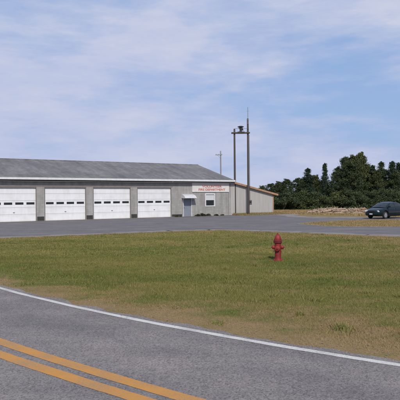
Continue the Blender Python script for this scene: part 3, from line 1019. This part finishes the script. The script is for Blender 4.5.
def cap(direction, r, l, z, name):
    d = Vector(direction)
    q = Matrix.Translation((0, 0, z)) @ d.to_track_quat('Z', 'Y').to_matrix().to_4x4()
    bm = bmesh.new()
    add_lathe(bm, [(0, .04), (r * .82, .04), (r * .82, l - .075), (r * 1.12, l - .072), (r * 1.16, l - .06), (r * 1.16, l - .028), (r * 1.05, l - .012), (r * .5, l), (0, l)], 24, q)
    o = bm_obj(name, bm, M['red'], hy, auto=35)
    bm = bmesh.new()
    t = bmesh.new(); add_tube(t, (0, 0, l - .002), (0, 0, l + .028), .020, .017, seg=5); merge(bm, t, q)
    bm_obj('cap_nut', bm, M['red_dark'], o)
cap((1, 0, 0), .055, .185, .435, 'hose_outlet')
cap((-1, 0, 0), .055, .185, .435, 'hose_outlet')
cap((0, -1, 0), .075, .195, .405, 'pumper_outlet')
for sgn in (-1, 1):     # slack chains of the caps
    bm = bmesh.new()
    pts = [Vector((sgn * (.145 - .05 * t), -.05 - .05 * t, .40 - .11 * math.sin(math.pi * t))) for t in [i / 8 for i in range(9)]]
    for a, b_ in zip(pts[:-1], pts[1:]): add_tube(bm, a, b_, .006, seg=6)
    bm_obj('cap_chain', bm, M['red_dark'], hy)

# ------------------------------------------------------------------ car
def interp(tab, x):
    xs_ = [t[0] for t in tab]
    return [float(np.interp(x, xs_, [t[i] for t in tab])) for i in range(1, len(tab[0]))]
HX, HY = -.81, -.588
car = empty('parked_car', (17.0, 49.2, .012), math.atan2(HY, HX), 'dark green rounded sedan parked at the edge of the lot before the trees', 'car')
car.scale = (1.0, 1.0, 1.05)
WBF, WBR, WR = 1.34, -1.32, .315
# x, half width, bottom, shoulder height
BODY = [(-2.26, .60, .42, .80), (-2.20, .76, .30, .90), (-2.0, .83, .25, .97), (-1.2, .86, .22, .985), (0, .87, .20, .965), (.9, .865, .21, .945), (1.4, .85, .22, .88), (1.8, .82, .24, .80), (2.08, .76, .27, .71), (2.20, .66, .32, .62), (2.25, .55, .40, .55)]
stn = sorted(set([round(v, 3) for v in np.arange(-2.26, 2.26, .035)] + [2.25]))
bm = bmesh.new()
rings = []
for x in stn:
    w, zb, zt = interp(BODY, x)
    for wx in (WBF, WBR):
        d = abs(x - wx)
        R_ = WR + .06
        if d < R_: zb = max(zb, .30 + math.sqrt(R_ * R_ - d * d))
    zm = max(zb + .03, .50)
    zt2 = max(zt, zb + .10)
    sec = [(w * .90, zb), (w * .985, zb + .02 if zb > .5 else zb + .08), (w, max(zm, zb + .05)), (w * .995, zt2 - .16 if zt2 - .16 > zb + .06 else zb + .07), (w * .96, zt2 - .05), (w * .88, zt2), (w * .5, zt2 + .025), (0, zt2 + .035)]
    ring = [bm.verts.new((x, y, z)) for y, z in sec] + [bm.verts.new((x, -y, z)) for y, z in reversed(sec[:-1])]
    rings.append(ring)
for a, b_ in zip(rings[:-1], rings[1:]):
    n = len(a)
    for i in range(n): bm.faces.new((a[i], a[(i + 1) % n], b_[(i + 1) % n], b_[i]))
bm.faces.new(rings[0]); bm.faces.new(rings[-1][::-1])
bm_obj('body', bm, M['car_paint'], car, auto=42)
# cabin: x, roof height, belt half width, roof half width
CAB = [(-1.95, .985, .74, .70), (-1.6, 1.10, .79, .69), (-1.2, 1.29, .81, .64), (-.8, 1.385, .82, .60), (-.3, 1.42, .825, .58), (.2, 1.40, .825, .58), (.5, 1.35, .82, .60), (.9, 1.17, .80, .66), (1.30, .95, .77, .73)]
stn = [round(v, 3) for v in np.arange(-1.95, 1.301, .05)]
J = 22
grid = []
for x in stn:
    zr, wb, wt = interp(CAB, x)
    zb = interp(BODY, x)[2] - .04
    row = []
    for j in range(J + 1):
        t = j / J           # 0..1 around one side from belt to centre of roof
        if t < .62:
            k = t / .62
            y = wb + (wt - wb) * k ** 1.25; z = zb + (zr - .055 - zb) * k
        else:
            k = (t - .62) / .38
            y = wt * (1 - k ** 1.5) ; z = zr - .055 + .07 * math.sin(k * math.pi / 2) ** .8
        row.append(Vector((x, y, z)))
    grid.append(row)
def is_side(x, t):
    zr = interp(CAB, x)[0]
    if not (.12 < t < .60): return False
    if zr < 1.13: return False
    z = .95 + (zr - 1.0) * t / .62
    front = x < 1.02 - 1.05 * max(0, (t / .62)) * .62
    rear = x > -1.62 + .85 * (t / .62) * .75
    pillar = abs(x + .12) < .05
    return front and rear and not pillar
bm = bmesh.new(); glass = {1: bmesh.new(), -1: bmesh.new()}; glass2 = {1: bmesh.new(), -1: bmesh.new()}
ws = bmesh.new(); rw = bmesh.new()
for s in (1, -1):
    for i in range(len(stn) - 1):
        for j in range(J):
            q = [grid[i][j], grid[i + 1][j], grid[i + 1][j + 1], grid[i][j + 1]]
            q = [Vector((p.x, p.y * s, p.z)) for p in q]
            xm = (stn[i] + stn[i + 1]) / 2; t = (j + .5) / J
            nrm = (q[1] - q[0]).cross(q[3] - q[0])
            if nrm.length < 1e-9: continue
            nrm.normalize()
            if nrm.y * s < 0 or nrm.z < -.2: nrm = -nrm
            tgt = bm
            if is_side(xm, t): tgt = glass[s] if xm > -.12 else glass2[s]
            elif t > .64 and .52 < xm < 1.22: tgt = ws
            elif t > .64 and -1.85 < xm < -1.02: tgt = rw
            f = tgt.faces.new([tgt.verts.new(p) for p in q])
for b_ in (bm, ws, rw, *glass.values(), *glass2.values()): bmesh.ops.remove_doubles(b_, verts=b_.verts[:], dist=.0005)
bm_obj('cabin', bm, M['car_paint'], car, smooth=True)
M['car_glass'] = mat_glass('car_glass', (.012, .017, .02), .04)
bm_obj('windscreen', ws, M['car_glass'], car, smooth=True)
bm_obj('rear_window', rw, M['car_glass'], car, smooth=True)
for s in (1, -1):
    bm_obj('side_window', glass[s], M['car_glass'], car, smooth=True)
    bm_obj('side_window', glass2[s], M['car_glass'], car, smooth=True)
# wheels
def wheel(x, y):
    s = 1 if y > 0 else -1
    w = empty('wheel', (x, y, WR)); w.parent = car
    rx = Matrix.Rotation(R(-90 * s), 4, 'X')
    bm = bmesh.new()
    add_lathe(bm, [(.20, -.09), (.285, -.09), (.308, -.075), (.315, -.04), (.315, .04), (.308, .075), (.285, .09), (.20, .085), (.20, -.09)], 32, rx)
    bm_obj('tyre', bm, M['tyre'], w, auto=40)
    bm = bmesh.new()
    add_lathe(bm, [(0, .03), (.19, .03), (.199, .07), (.199, .088), (.187, .09), (.18, .05), (.06, .055), (.055, .085), (.03, .095), (0, .095)], 28, rx)
    for k in range(7):
        a = 2 * math.pi * k / 7
        c, d = math.cos(a), math.sin(a)
        t = bmesh.new(); add_box(t, .05, .19, -.022, .022, .055, .083, .004); merge(bm, t, rx @ Matrix.Rotation(a, 4, 'Z'))
    bm_obj('rim', bm, M['rim'], w, auto=40)
for x in (WBF, WBR):
    for y in (.76, -.76): wheel(x, y)
bm = bmesh.new(); add_box(bm, -1.9, 1.9, -.62, .62, .22, .50)
bm_obj('underbody', bm, M['under'], car)
for s in (1, -1):
    bm = bmesh.new(); t = bmesh.new(); add_box(t, -.05, .07, -.17, .17, -.065, .065, .03); merge(bm, t, Matrix.Translation((2.10, s * .56, .655)) @ Matrix.Rotation(R(-32 * s), 4, 'Z'))
    bm_obj('headlight', bm, M['lamp'], car, auto=40)
    bm = bmesh.new(); t = bmesh.new(); add_box(t, -.06, .03, -.19, .19, -.07, .07, .02); merge(bm, t, Matrix.Translation((-2.20, s * .58, .80)) @ Matrix.Rotation(R(18 * s), 4, 'Z'))
    bm_obj('tail_light', bm, M['tail'], car, auto=40)
    bm = bmesh.new(); add_box(bm, .80, .92, s * .90 - .10, s * .90 + .10, .97, 1.09, .03)
    bm_obj('mirror', bm, M['car_paint'], car, auto=40)
    for hx in (.02, -.98):
        bm = bmesh.new(); add_box(bm, hx, hx + .17, s * .872 - .012, s * .872 + .012, .80, .83, .006)
        bm_obj('door_handle', bm, M['dark_metal'], car)
    bm = bmesh.new(); add_box(bm, -.93, .93, s * .872 - .012, s * .872 + .012, .53, .58, .006)
    bm_obj('side_moulding', bm, M['dark_metal'], car)
    for hx in (.98, -.13, -.98):
        bm = bmesh.new(); add_box(bm, hx - .006, hx + .006, s * .868 - .006, s * .868 + .006, .30 if hx > -.5 else .72, .90)
        bm_obj('door_gap', bm, M['under'], car)
bm = bmesh.new(); add_box(bm, 2.19, 2.265, -.36, .36, .56, .67, .015)
for k in range(5): add_box(bm, 2.262, 2.272, -.34, .34, .572 + k * .019, .58 + k * .019)
bm_obj('grille', bm, M['under'], car)
bm = bmesh.new(); add_box(bm, 2.14, 2.30, -.62, .62, .34, .50, .05)
bm_obj('bumper', bm, M['car_paint'], car, auto=40)
bm = bmesh.new(); add_box(bm, -2.32, -2.16, -.66, .66, .38, .56, .05)
bm_obj('bumper', bm, M['car_paint'], car, auto=40)
bm = bmesh.new(); add_box(bm, 2.302, 2.312, -.16, .16, .37, .47)
bm_obj('number_plate', bm, M['plate'], car)

# ------------------------------------------------------------------ leaves, trees, shrubs
def leaf_mesh(name, centres, per, spread, size, mat, flat=.75, droop=0.0):
    centres = np.asarray(centres)
    n = len(centres)
    cl = np.repeat(np.arange(n), per)
    off = RS.normal(0, 1, (n * per, 3))
    off /= np.linalg.norm(off, axis=1, keepdims=True)
    off *= (RS.rand(n * per, 1) ** .62) * RS.uniform(.75, 1.2, (n * per, 1))
    off[:, 2] *= flat
    rad = centres[cl, 3:4] * spread
    c = centres[cl, :3] + off * rad
    c[:, 2] -= droop * (off[:, 0] ** 2 + off[:, 1] ** 2) * rad[:, 0]
    m_ = n * per
    a = RS.normal(0, 1, (m_, 3)); a /= np.linalg.norm(a, axis=1, keepdims=True)
    b = RS.normal(0, 1, (m_, 3)); b -= a * (a * b).sum(1, keepdims=True); b /= np.linalg.norm(b, axis=1, keepdims=True)
    s = (size * RS.uniform(.6, 1.3, (m_, 1)))
    v = np.empty((m_, 4, 3), np.float32)
    v[:, 0] = c - a * s; v[:, 1] = c + b * s * .55; v[:, 2] = c + a * s; v[:, 3] = c - b * s * .55
    me = bpy.data.meshes.new(name)
    me.vertices.add(4 * m_); me.loops.add(4 * m_); me.polygons.add(m_)
    me.vertices.foreach_set('co', v.ravel())
    me.loops.foreach_set('vertex_index', np.arange(4 * m_, dtype=np.int32))
    me.polygons.foreach_set('loop_start', np.arange(0, 4 * m_, 4, dtype=np.int32))
    base = RS.rand(n)[cl] * .6 + RS.rand(m_) * .4
    at = me.attributes.new('rnd', 'FLOAT', 'POINT'); at.data.foreach_set('value', np.repeat(base, 4).astype(np.float32))
    me.update(); me.validate()
    me.materials.append(mat)
    return me

def trunk_mesh(h, r, limbs, broad):
    bm = bmesh.new()
    pts = [Vector((0, 0, -.2))]
    k = 9
    for i in range(1, k + 1): pts.append(Vector((.18 * mnoise.noise((i * .6, h, r)) * i / k * 2, .18 * mnoise.noise((i * .6, r, h)) * i / k * 2, h * i / k)))
    for i in range(k): add_tube(bm, pts[i], pts[i + 1], r * (1 - .9 * i / k), r * (1 - .9 * (i + 1) / k), 8, cap=(i == 0))
    for (z, L, az, up) in limbs:
        i = min(k - 1, int(z / h * k)); p = pts[i].lerp(pts[i + 1], z / h * k - i)
        d = Vector((math.cos(az), math.sin(az), up)).normalized()
        m1 = p + d * L * .55; e = p + d * L + Vector((0, 0, L * .18))
        rr = r * (1 - .9 * z / h) * .5
        add_tube(bm, p, m1, rr, rr * .7, 6); add_tube(bm, m1, e, rr * .7, rr * .2, 6)
    me = bpy.data.meshes.new('trunk'); bmesh.ops.recalc_face_normals(bm, faces=bm.faces[:]); bm.to_mesh(me); bm.free()
    for p in me.polygons: p.use_smooth = True
    me.materials.append(M['bark'])
    return me

def broad_tree(seed, h=9.0, w=3.0, low=.12):
    rnd = random.Random(seed)
    cs = []
    for i in range(150):
        t = rnd.random() ** .85
        z = h * (low + (1 - low) * t) * .97
        prof = (math.sin(math.pi * min(1, max(.06, .16 + .84 * t)) ** .8) ** .6)
        prof *= 1 + .35 * mnoise.noise((t * 4, seed, 0))
        an_ = rnd.uniform(0, 6.283)
        rr = w * prof * rnd.uniform(.25, 1.0) * (1 + .3 * mnoise.noise((math.cos(an_) * 1.2, math.sin(an_) * 1.2, seed + t * 3)))
        cs.append((rr * math.cos(an_), rr * math.sin(an_), z, rnd.uniform(.35, .95) * (1.05 - .5 * t)))
    for i in range(9): cs.append((rnd.uniform(-.8, .8), rnd.uniform(-.8, .8), h * rnd.uniform(.86, 1.0), rnd.uniform(.2, .4)))
    limbs = [(h * rnd.uniform(.2, .75), w * rnd.uniform(.5, .95), rnd.uniform(0, 6.28), rnd.uniform(.3, .9)) for _ in range(11)]
    return leaf_mesh('crown', cs, 85, 1.25, .105, M['leaf_broad']), trunk_mesh(h * .93, .17, limbs, True)

def pine_tree_mesh(seed, h=10.0, w=1.9, low=.08):
    rnd = random.Random(seed)
    cs, limbs = [], []
    z = h * low
    while z < h * .97:
        t = (z / h - low) / (1 - low)
        rr = w * (.05 + .95 * (1 - t)) ** .85 * min(1, .45 + 2.2 * t) * 1.15 * (.82 + .5 * mnoise.noise((t * 6, seed, 1))) * rnd.uniform(.7, 1.1) + .10
        k = rnd.randint(5, 7)
        a0 = rnd.uniform(0, 6.28)
        for i in range(k):
            a = a0 + 6.283 * i / k + rnd.uniform(-.3, .3)
            L = rr * rnd.uniform(.6, 1.1)
            if rnd.random() < .12: continue
            limbs.append((z, L * .9, a, -.05 + .3 * t))
            for q in (.45, .85):
                cs.append((L * q * math.cos(a), L * q * math.sin(a), z + .12 * L * q - .06 + rnd.uniform(-.22, .22), .36 * (1.15 - .6 * t) * (1.15 - .3 * q) + .10))
        z += h * .037 * rnd.uniform(.6, 1.4)
    cs.append((0, 0, h * .975, .2)); cs.append((0, 0, h * 1.0, .13))
    return leaf_mesh('crown', cs, 40, 1.3, .10, M['leaf_pine'], .8, .2), trunk_mesh(h * .98, .16, limbs[::3], False)

BT = [broad_tree(s, 9.0, w) for s, w in ((1, 2.6), (2, 3.1), (3, 2.3), (4, 2.8))]
PT = [pine_tree_mesh(s, 10.0, w) for s, w in ((11, 1.9), (12, 2.2), (13, 1.6))]
def tree(kind, x, y, h, wscale, label, group):
    pool, h0 = (BT, 9.0) if kind == 'broad' else (PT, 10.0)
    cm, tm = random.choice(pool)
    o = empty('broadleaf_tree' if kind == 'broad' else 'pine_tree', (x, y, -.03), random.uniform(0, 6.28), label, 'tree', group)
    s = h / h0
    o.scale = (s * wscale, s * wscale, s)
    for nm, me in (('trunk', tm), ('crown', cm)):
        c = bpy.data.objects.new(nm, me); C.objects.link(c); c.parent = o
    return o

def px_tree(kind, px, ytop, hw, Z):
    """px, ytop and half width read off the photograph at distance Z; gives real position and size"""
    hz = 198 - .0087 * (px - 200)
    x = (px - 200) / 540 * Z
    h = H + (hz - ytop) * Z / 540 + .05
    w = hw * Z / 540
    w0 = 2.1 * h / 9.0 if kind == 'broad' else 1.35 * h / 10.0
    return (kind, x, Z, h, max(.55, min(1.9, w / w0)))
LB = 'rounded dark green broadleaf tree in the front row of the wood edge'
LP = 'pointed dark green pine in the front row of the wood edge'
front_row = [('broad', 262, 186, 8, 96), ('broad', 271, 183.5, 8, 94), ('broad', 279, 181, 8, 92), ('broad', 287, 178.5, 9, 90), ('broad', 297, 178.5, 8, 92), ('pine', 308, 168.5, 8, 90), ('broad', 315, 175, 8, 92),
             ('pine', 325, 163.5, 6, 90), ('broad', 333, 185, 7, 93), ('broad', 339, 166, 9, 91), ('broad', 346, 157, 12, 92), ('broad', 354, 154.5, 12, 90), ('broad', 361.5, 152, 10, 92),
             ('broad', 368, 164, 7, 93), ('pine', 373, 165.5, 8, 91), ('pine', 381.5, 162, 8, 92), ('broad', 387, 170, 7, 93), ('pine', 392.6, 161.5, 8, 91), ('pine', 399, 163, 8, 92),
             ('broad', 407, 165, 9, 92), ('pine', 415, 158, 8, 91), ('broad', 424, 162, 10, 92), ('broad', 435, 160, 10, 93), ('pine', 446, 156, 9, 92),
             ('broad', 336.5, 171, 8, 89), ('broad', 350, 161, 11, 89), ('broad', 358, 160, 11, 94), ('broad', 377, 170, 9, 90), ('broad', 396, 171, 9, 90), ('broad', 303, 178, 8, 90)]
special = {9: None}
SPECIAL_LABELS = {7: 'slim pine standing clear in a gap of the wood, sky around its tip', 12: 'tallest broadleaf tree of the wood, its crown the highest point of the treeline',
                  8: 'lowest broadleaf tree in the notch between the slim pine and the tall crowns', 0: 'small treetop just showing over the orange shed fascia'}
for i, t in enumerate(front_row):
    kind, x, y, h, ws_ = px_tree(*t)
    lab = SPECIAL_LABELS.get(i, LB if kind == 'broad' else LP)
    tree(kind, x, y, h, ws_, lab, 'broadleaf trees of the wood edge' if kind == 'broad' else 'pines of the wood edge')
rb = random.Random(5)
prof = sorted((t[1], t[2]) for t in front_row[:24])
prof_x = [t[0] for t in prof]; prof_y = [t[1] for t in prof]
for i in range(34):
    px = 256 + i * 5.9 + rb.uniform(-2, 2)
    yt = float(np.interp(px, prof_x, prof_y)) + rb.uniform(5, 16)
    kind = 'broad' if rb.random() < .65 else 'pine'
    k_, x, y, h, ws_ = px_tree(kind, px, yt, rb.uniform(8, 12), rb.uniform(99, 110))
    tree(kind, x, y, h, ws_, 'dark green tree in the second row, half hidden by the front trees of the wood', 'trees of the second row')

def shrub_mesh(seed, h, w, per=60, size=.13, mat='leaf_broad'):
    rnd = random.Random(seed)
    cs = []
    for i in range(26):
        t = rnd.random(); a = rnd.uniform(0, 6.283)
        rr = w * math.sqrt(rnd.random()) * (1 - .55 * t ** 2)
        cs.append((rr * math.cos(a), rr * math.sin(a), h * (.08 + .85 * t * (1 - .35 * rr / w)), .34 * min(h, w) * rnd.uniform(.6, 1.1)))
    me = leaf_mesh('foliage', cs, per, 1.0, size, M[mat])
    bm = bmesh.new()
    for i in range(7):
        a = rnd.uniform(0, 6.283); add_tube(bm, (0, 0, -.05), (w * .5 * math.cos(a), w * .5 * math.sin(a), h * .6), .02, .008, 5)
    sm = bpy.data.meshes.new('stems'); bm.to_mesh(sm); bm.free(); sm.materials.append(M['bark'])
    return me, sm
US = [shrub_mesh(s, 2.6, 1.9, 230, .085) for s in (31, 32, 33)]
def shrub(name, pool, x, y, s, label, group, sz=1.0, z=-.03):
    o = empty(name, (x, y, z), random.uniform(0, 6.28), label, 'shrub', group)
    o.scale = (s, s, s * sz)
    fm, sm = random.choice(pool)
    for nm, me in (('stems', sm), ('foliage', fm)):
        c = bpy.data.objects.new(nm, me); C.objects.link(c); c.parent = o
    return o
for i in range(36):
    px = 268 + i * 4.9 + rb.uniform(-2, 2); Z = rb.uniform(82, 88)
    shrub('undergrowth_bush', US, (px - 200) / 540 * Z, Z, rb.uniform(.7, 1.35), 'dark green bush at the foot of the trees along the edge of the wood', 'bushes along the wood edge')
# the far mass of the wood behind the rows
cs = []
for i in range(520):
    px = random.uniform(236, 480); Z = random.uniform(112, 126)
    yt = float(np.interp(px, prof_x, prof_y)) + 17
    hmax = H + (197 - yt) * Z / 540
    cs.append(((px - 200) / 540 * Z, Z, random.uniform(.3, max(1.5, hmax)), random.uniform(1.0, 1.7)))
fm = bpy.data.objects.new('distant_wood_foliage', leaf_mesh('distant_wood_foliage', cs, 120, 1.0, .2, M['leaf_broad']))
C.objects.link(fm); tag(fm, kind='stuff')

WS = [shrub_mesh(s, .5, .5, 46, .05, 'leaf_shrub') for s in (41, 42, 43)]
for u, v, s, z_ in ((17.4, .30, .85, .8), (18.1, .28, 1.0, .85), (18.75, .32, .9, .75), (19.9, .30, .85, .6), (20.7, .28, .7, .6), (14.75, .28, .7, .7), (15.25, .25, .55, .6)):
    x, y = fac(u, v)
    where = 'between the last garage door and the entry door' if u < 16 else ('under the window beside the entry door' if u < 19.5 else 'at the foot of the wall below the sign')
    shrub('foundation_shrub', WS, x, y, s * .8, 'low dark weedy shrub ' + where, 'low shrubs along the station wall', z_, .0)

# ------------------------------------------------------------------ cut wood heap before the trees
bm = bmesh.new()
nxm, nym = 46, 18
gridv = []
for j in range(nym + 1):
    for i in range(nxm + 1):
        a, b_ = i / nxm, j / nym
        x = 13.0 + 8.2 * a; y = 64.5 + 5.5 * b_ - 1.5 * a
        e = min(1, 5 * min(a, 1 - a)) * math.sin(math.pi * b_) ** .8
        z = -.03 + e * (.40 + .26 * mnoise.noise((x * .7, y * .7, 2)) + .14 * mnoise.noise((x * 2.5, y * 2.5, 5)))
        gridv.append(bm.verts.new((x, y, z)))
for j in range(nym):
    for i in range(nxm):
        k = j * (nxm + 1) + i
        bm.faces.new((gridv[k], gridv[k + 1], gridv[k + nxm + 2], gridv[k + nxm + 1]))
tag(bm_obj('dirt_mound_terrain', bm, M['dirt'], smooth=True), kind='structure')
def log_mesh(seed):
    rnd = random.Random(seed)
    L = rnd.uniform(.7, 2.2); r = rnd.uniform(.05, .13)
    bm = bmesh.new()
    n = 6; pts = [Vector((L * (i / n - .5), .05 * rnd.uniform(-1, 1), .03 * rnd.uniform(-1, 1))) for i in range(n + 1)]
    for i in range(n): add_tube(bm, pts[i], pts[i + 1], r * (1 - .05 * i), r * (1 - .05 * (i + 1)), 9, cap=(i in (0, n - 1)))
    for i in range(2):
        p = pts[rnd.randint(1, n - 1)]; add_tube(bm, p, p + Vector((rnd.uniform(-.1, .3), rnd.uniform(-.3, .3), rnd.uniform(.1, .35))), r * .35, r * .2, 6)
    me = bpy.data.meshes.new('log'); bmesh.ops.recalc_face_normals(bm, faces=bm.faces[:]); bm.to_mesh(me); bm.free()
    return me
LM = []
for s in range(6):
    me = log_mesh(s); me.materials.append(M['log']); LM.append(me)
LR = []
for s in range(3):
    me = log_mesh(s + 20); me.materials.append(M['log_red']); LR.append(me)
rl = random.Random(3)
for i in range(64):
    a = rl.random(); red = a > .6 and rl.random() < .5
    x = 13.2 + 7.8 * a; y = 64.6 - 1.5 * a + rl.uniform(.1, 2.6)
    b_ = (y - 64.5 + 1.5 * a) / 5.5
    z = .10 + .42 * math.sin(math.pi * min(1, max(0, b_))) * min(1, 5 * min(a, 1 - a)) + .10 * rl.random()
    o = bpy.data.objects.new('cut_log', rl.choice(LR if red else LM))
    C.objects.link(o)
    o.location = (x, y, z); o.rotation_euler = (rl.uniform(-.3, .3), rl.uniform(-.18, .18), rl.uniform(0, 6.28))
    k = rl.uniform(.55, 1.0); o.scale = (k, k, k)
    if red: tag(o, 'reddish cut log on the end of the dirt heap nearest the parked car', 'log', 'reddish cut logs on the heap')
    else: tag(o, 'pale cut log lying on the low dirt heap at the edge of the wood', 'log', 'pale cut logs on the heap')

# ------------------------------------------------------------------ light and sky
SUN_EL, SUN_AZ = 40, 172        # degrees; azimuth clockwise from +Y, behind the camera and a little left
sd = Vector((math.sin(R(SUN_AZ)) * math.cos(R(SUN_EL)), math.cos(R(SUN_AZ)) * math.cos(R(SUN_EL)), math.sin(R(SUN_EL))))
sun = bpy.data.lights.new('sun', 'SUN')
sun.energy = 3.0
sun.angle = R(2.5)
sun.color = (1.0, .95, .88)
so = bpy.data.objects.new('sun', sun)
C.objects.link(so)
so.rotation_euler = sd.to_track_quat('Z', 'Y').to_euler()
so.location = (0, -20, 40)

w = bpy.data.worlds.new('World')
scene.world = w
w.use_nodes = True
nt = w.node_tree
bg = nt.nodes['Background']
STR = .10
bg.inputs['Strength'].default_value = STR
sky = N(nt, 'ShaderNodeTexSky')
sky.sky_type = 'NISHITA'
sky.sun_disc = False
sky.sun_elevation = R(SUN_EL)
sky.sun_rotation = R(SUN_AZ)
sky.altitude = 60; sky.air_density = 1.0; sky.dust_density = 1.6; sky.ozone_density = 2.0
tc = N(nt, 'ShaderNodeTexCoord').outputs['Generated']
sx = N(nt, 'ShaderNodeSeparateXYZ'); nt.links.new(tc, sx.inputs[0])
cv = mapping(nt, tc, (2.2, 1.2, 6.6), (0, R(-14), 0), (2.9, 9.4, 8.8))
wv = N(nt, 'ShaderNodeTexNoise'); wv.inputs['Scale'].default_value = .9; wv.inputs['Detail'].default_value = 3; nt.links.new(cv, wv.inputs['Vector'])
wadd = N(nt, 'ShaderNodeVectorMath', operation='ADD')
wm = N(nt, 'ShaderNodeVectorMath', operation='SCALE'); wm.inputs['Scale'].default_value = .7
nt.links.new(wv.outputs['Color'], wm.inputs[0]); nt.links.new(cv, wadd.inputs[0]); nt.links.new(wm.outputs[0], wadd.inputs[1])
c1 = noise_tex(nt, wadd.outputs[0], 1.0, 8, .56)
c2 = noise_tex(nt, mapping(nt, tc, (5, 3, 22), (0, R(-20), 0), (8, 1, 0)), 1.0, 7, .6)
cs_ = math_n(nt, 'ADD', math_n(nt, 'MULTIPLY', c1, .72), math_n(nt, 'MULTIPLY', c2, .28))
cov = ramp(nt, cs_, [(.39, (.0, .0, .0)), (.47, (.52, .52, .52)), (.57, (1, 1, 1))])
haze = ramp(nt, sx.outputs[2], [(0, (.5, .5, .5)), (.10, (.18, .18, .18)), (.3, (0, 0, 0))])
fc = math_n(nt, 'ADD', cov, haze, clamp=True)
k = 1.0 / STR
ccol = mix(nt, ramp(nt, math_n(nt, 'ADD', math_n(nt, 'MULTIPLY', c2, .5), math_n(nt, 'MULTIPLY', c1, .5)), [(.40, (0, 0, 0)), (.62, (1, 1, 1))]), (.385 * k, .455 * k, .685 * k), (.535 * k, .57 * k, .71 * k))
bluec = mix(nt, .75, sky.outputs[0], (.265 * k, .41 * k, .70 * k))
nt.links.new(mix(nt, fc, bluec, ccol), bg.inputs['Color'])

scene.view_settings.view_transform = 'Standard'
scene.view_settings.look = 'None'
scene.view_settings.exposure = 0.12
scene.view_settings.gamma = 1
scene.view_settings.use_curve_mapping = False
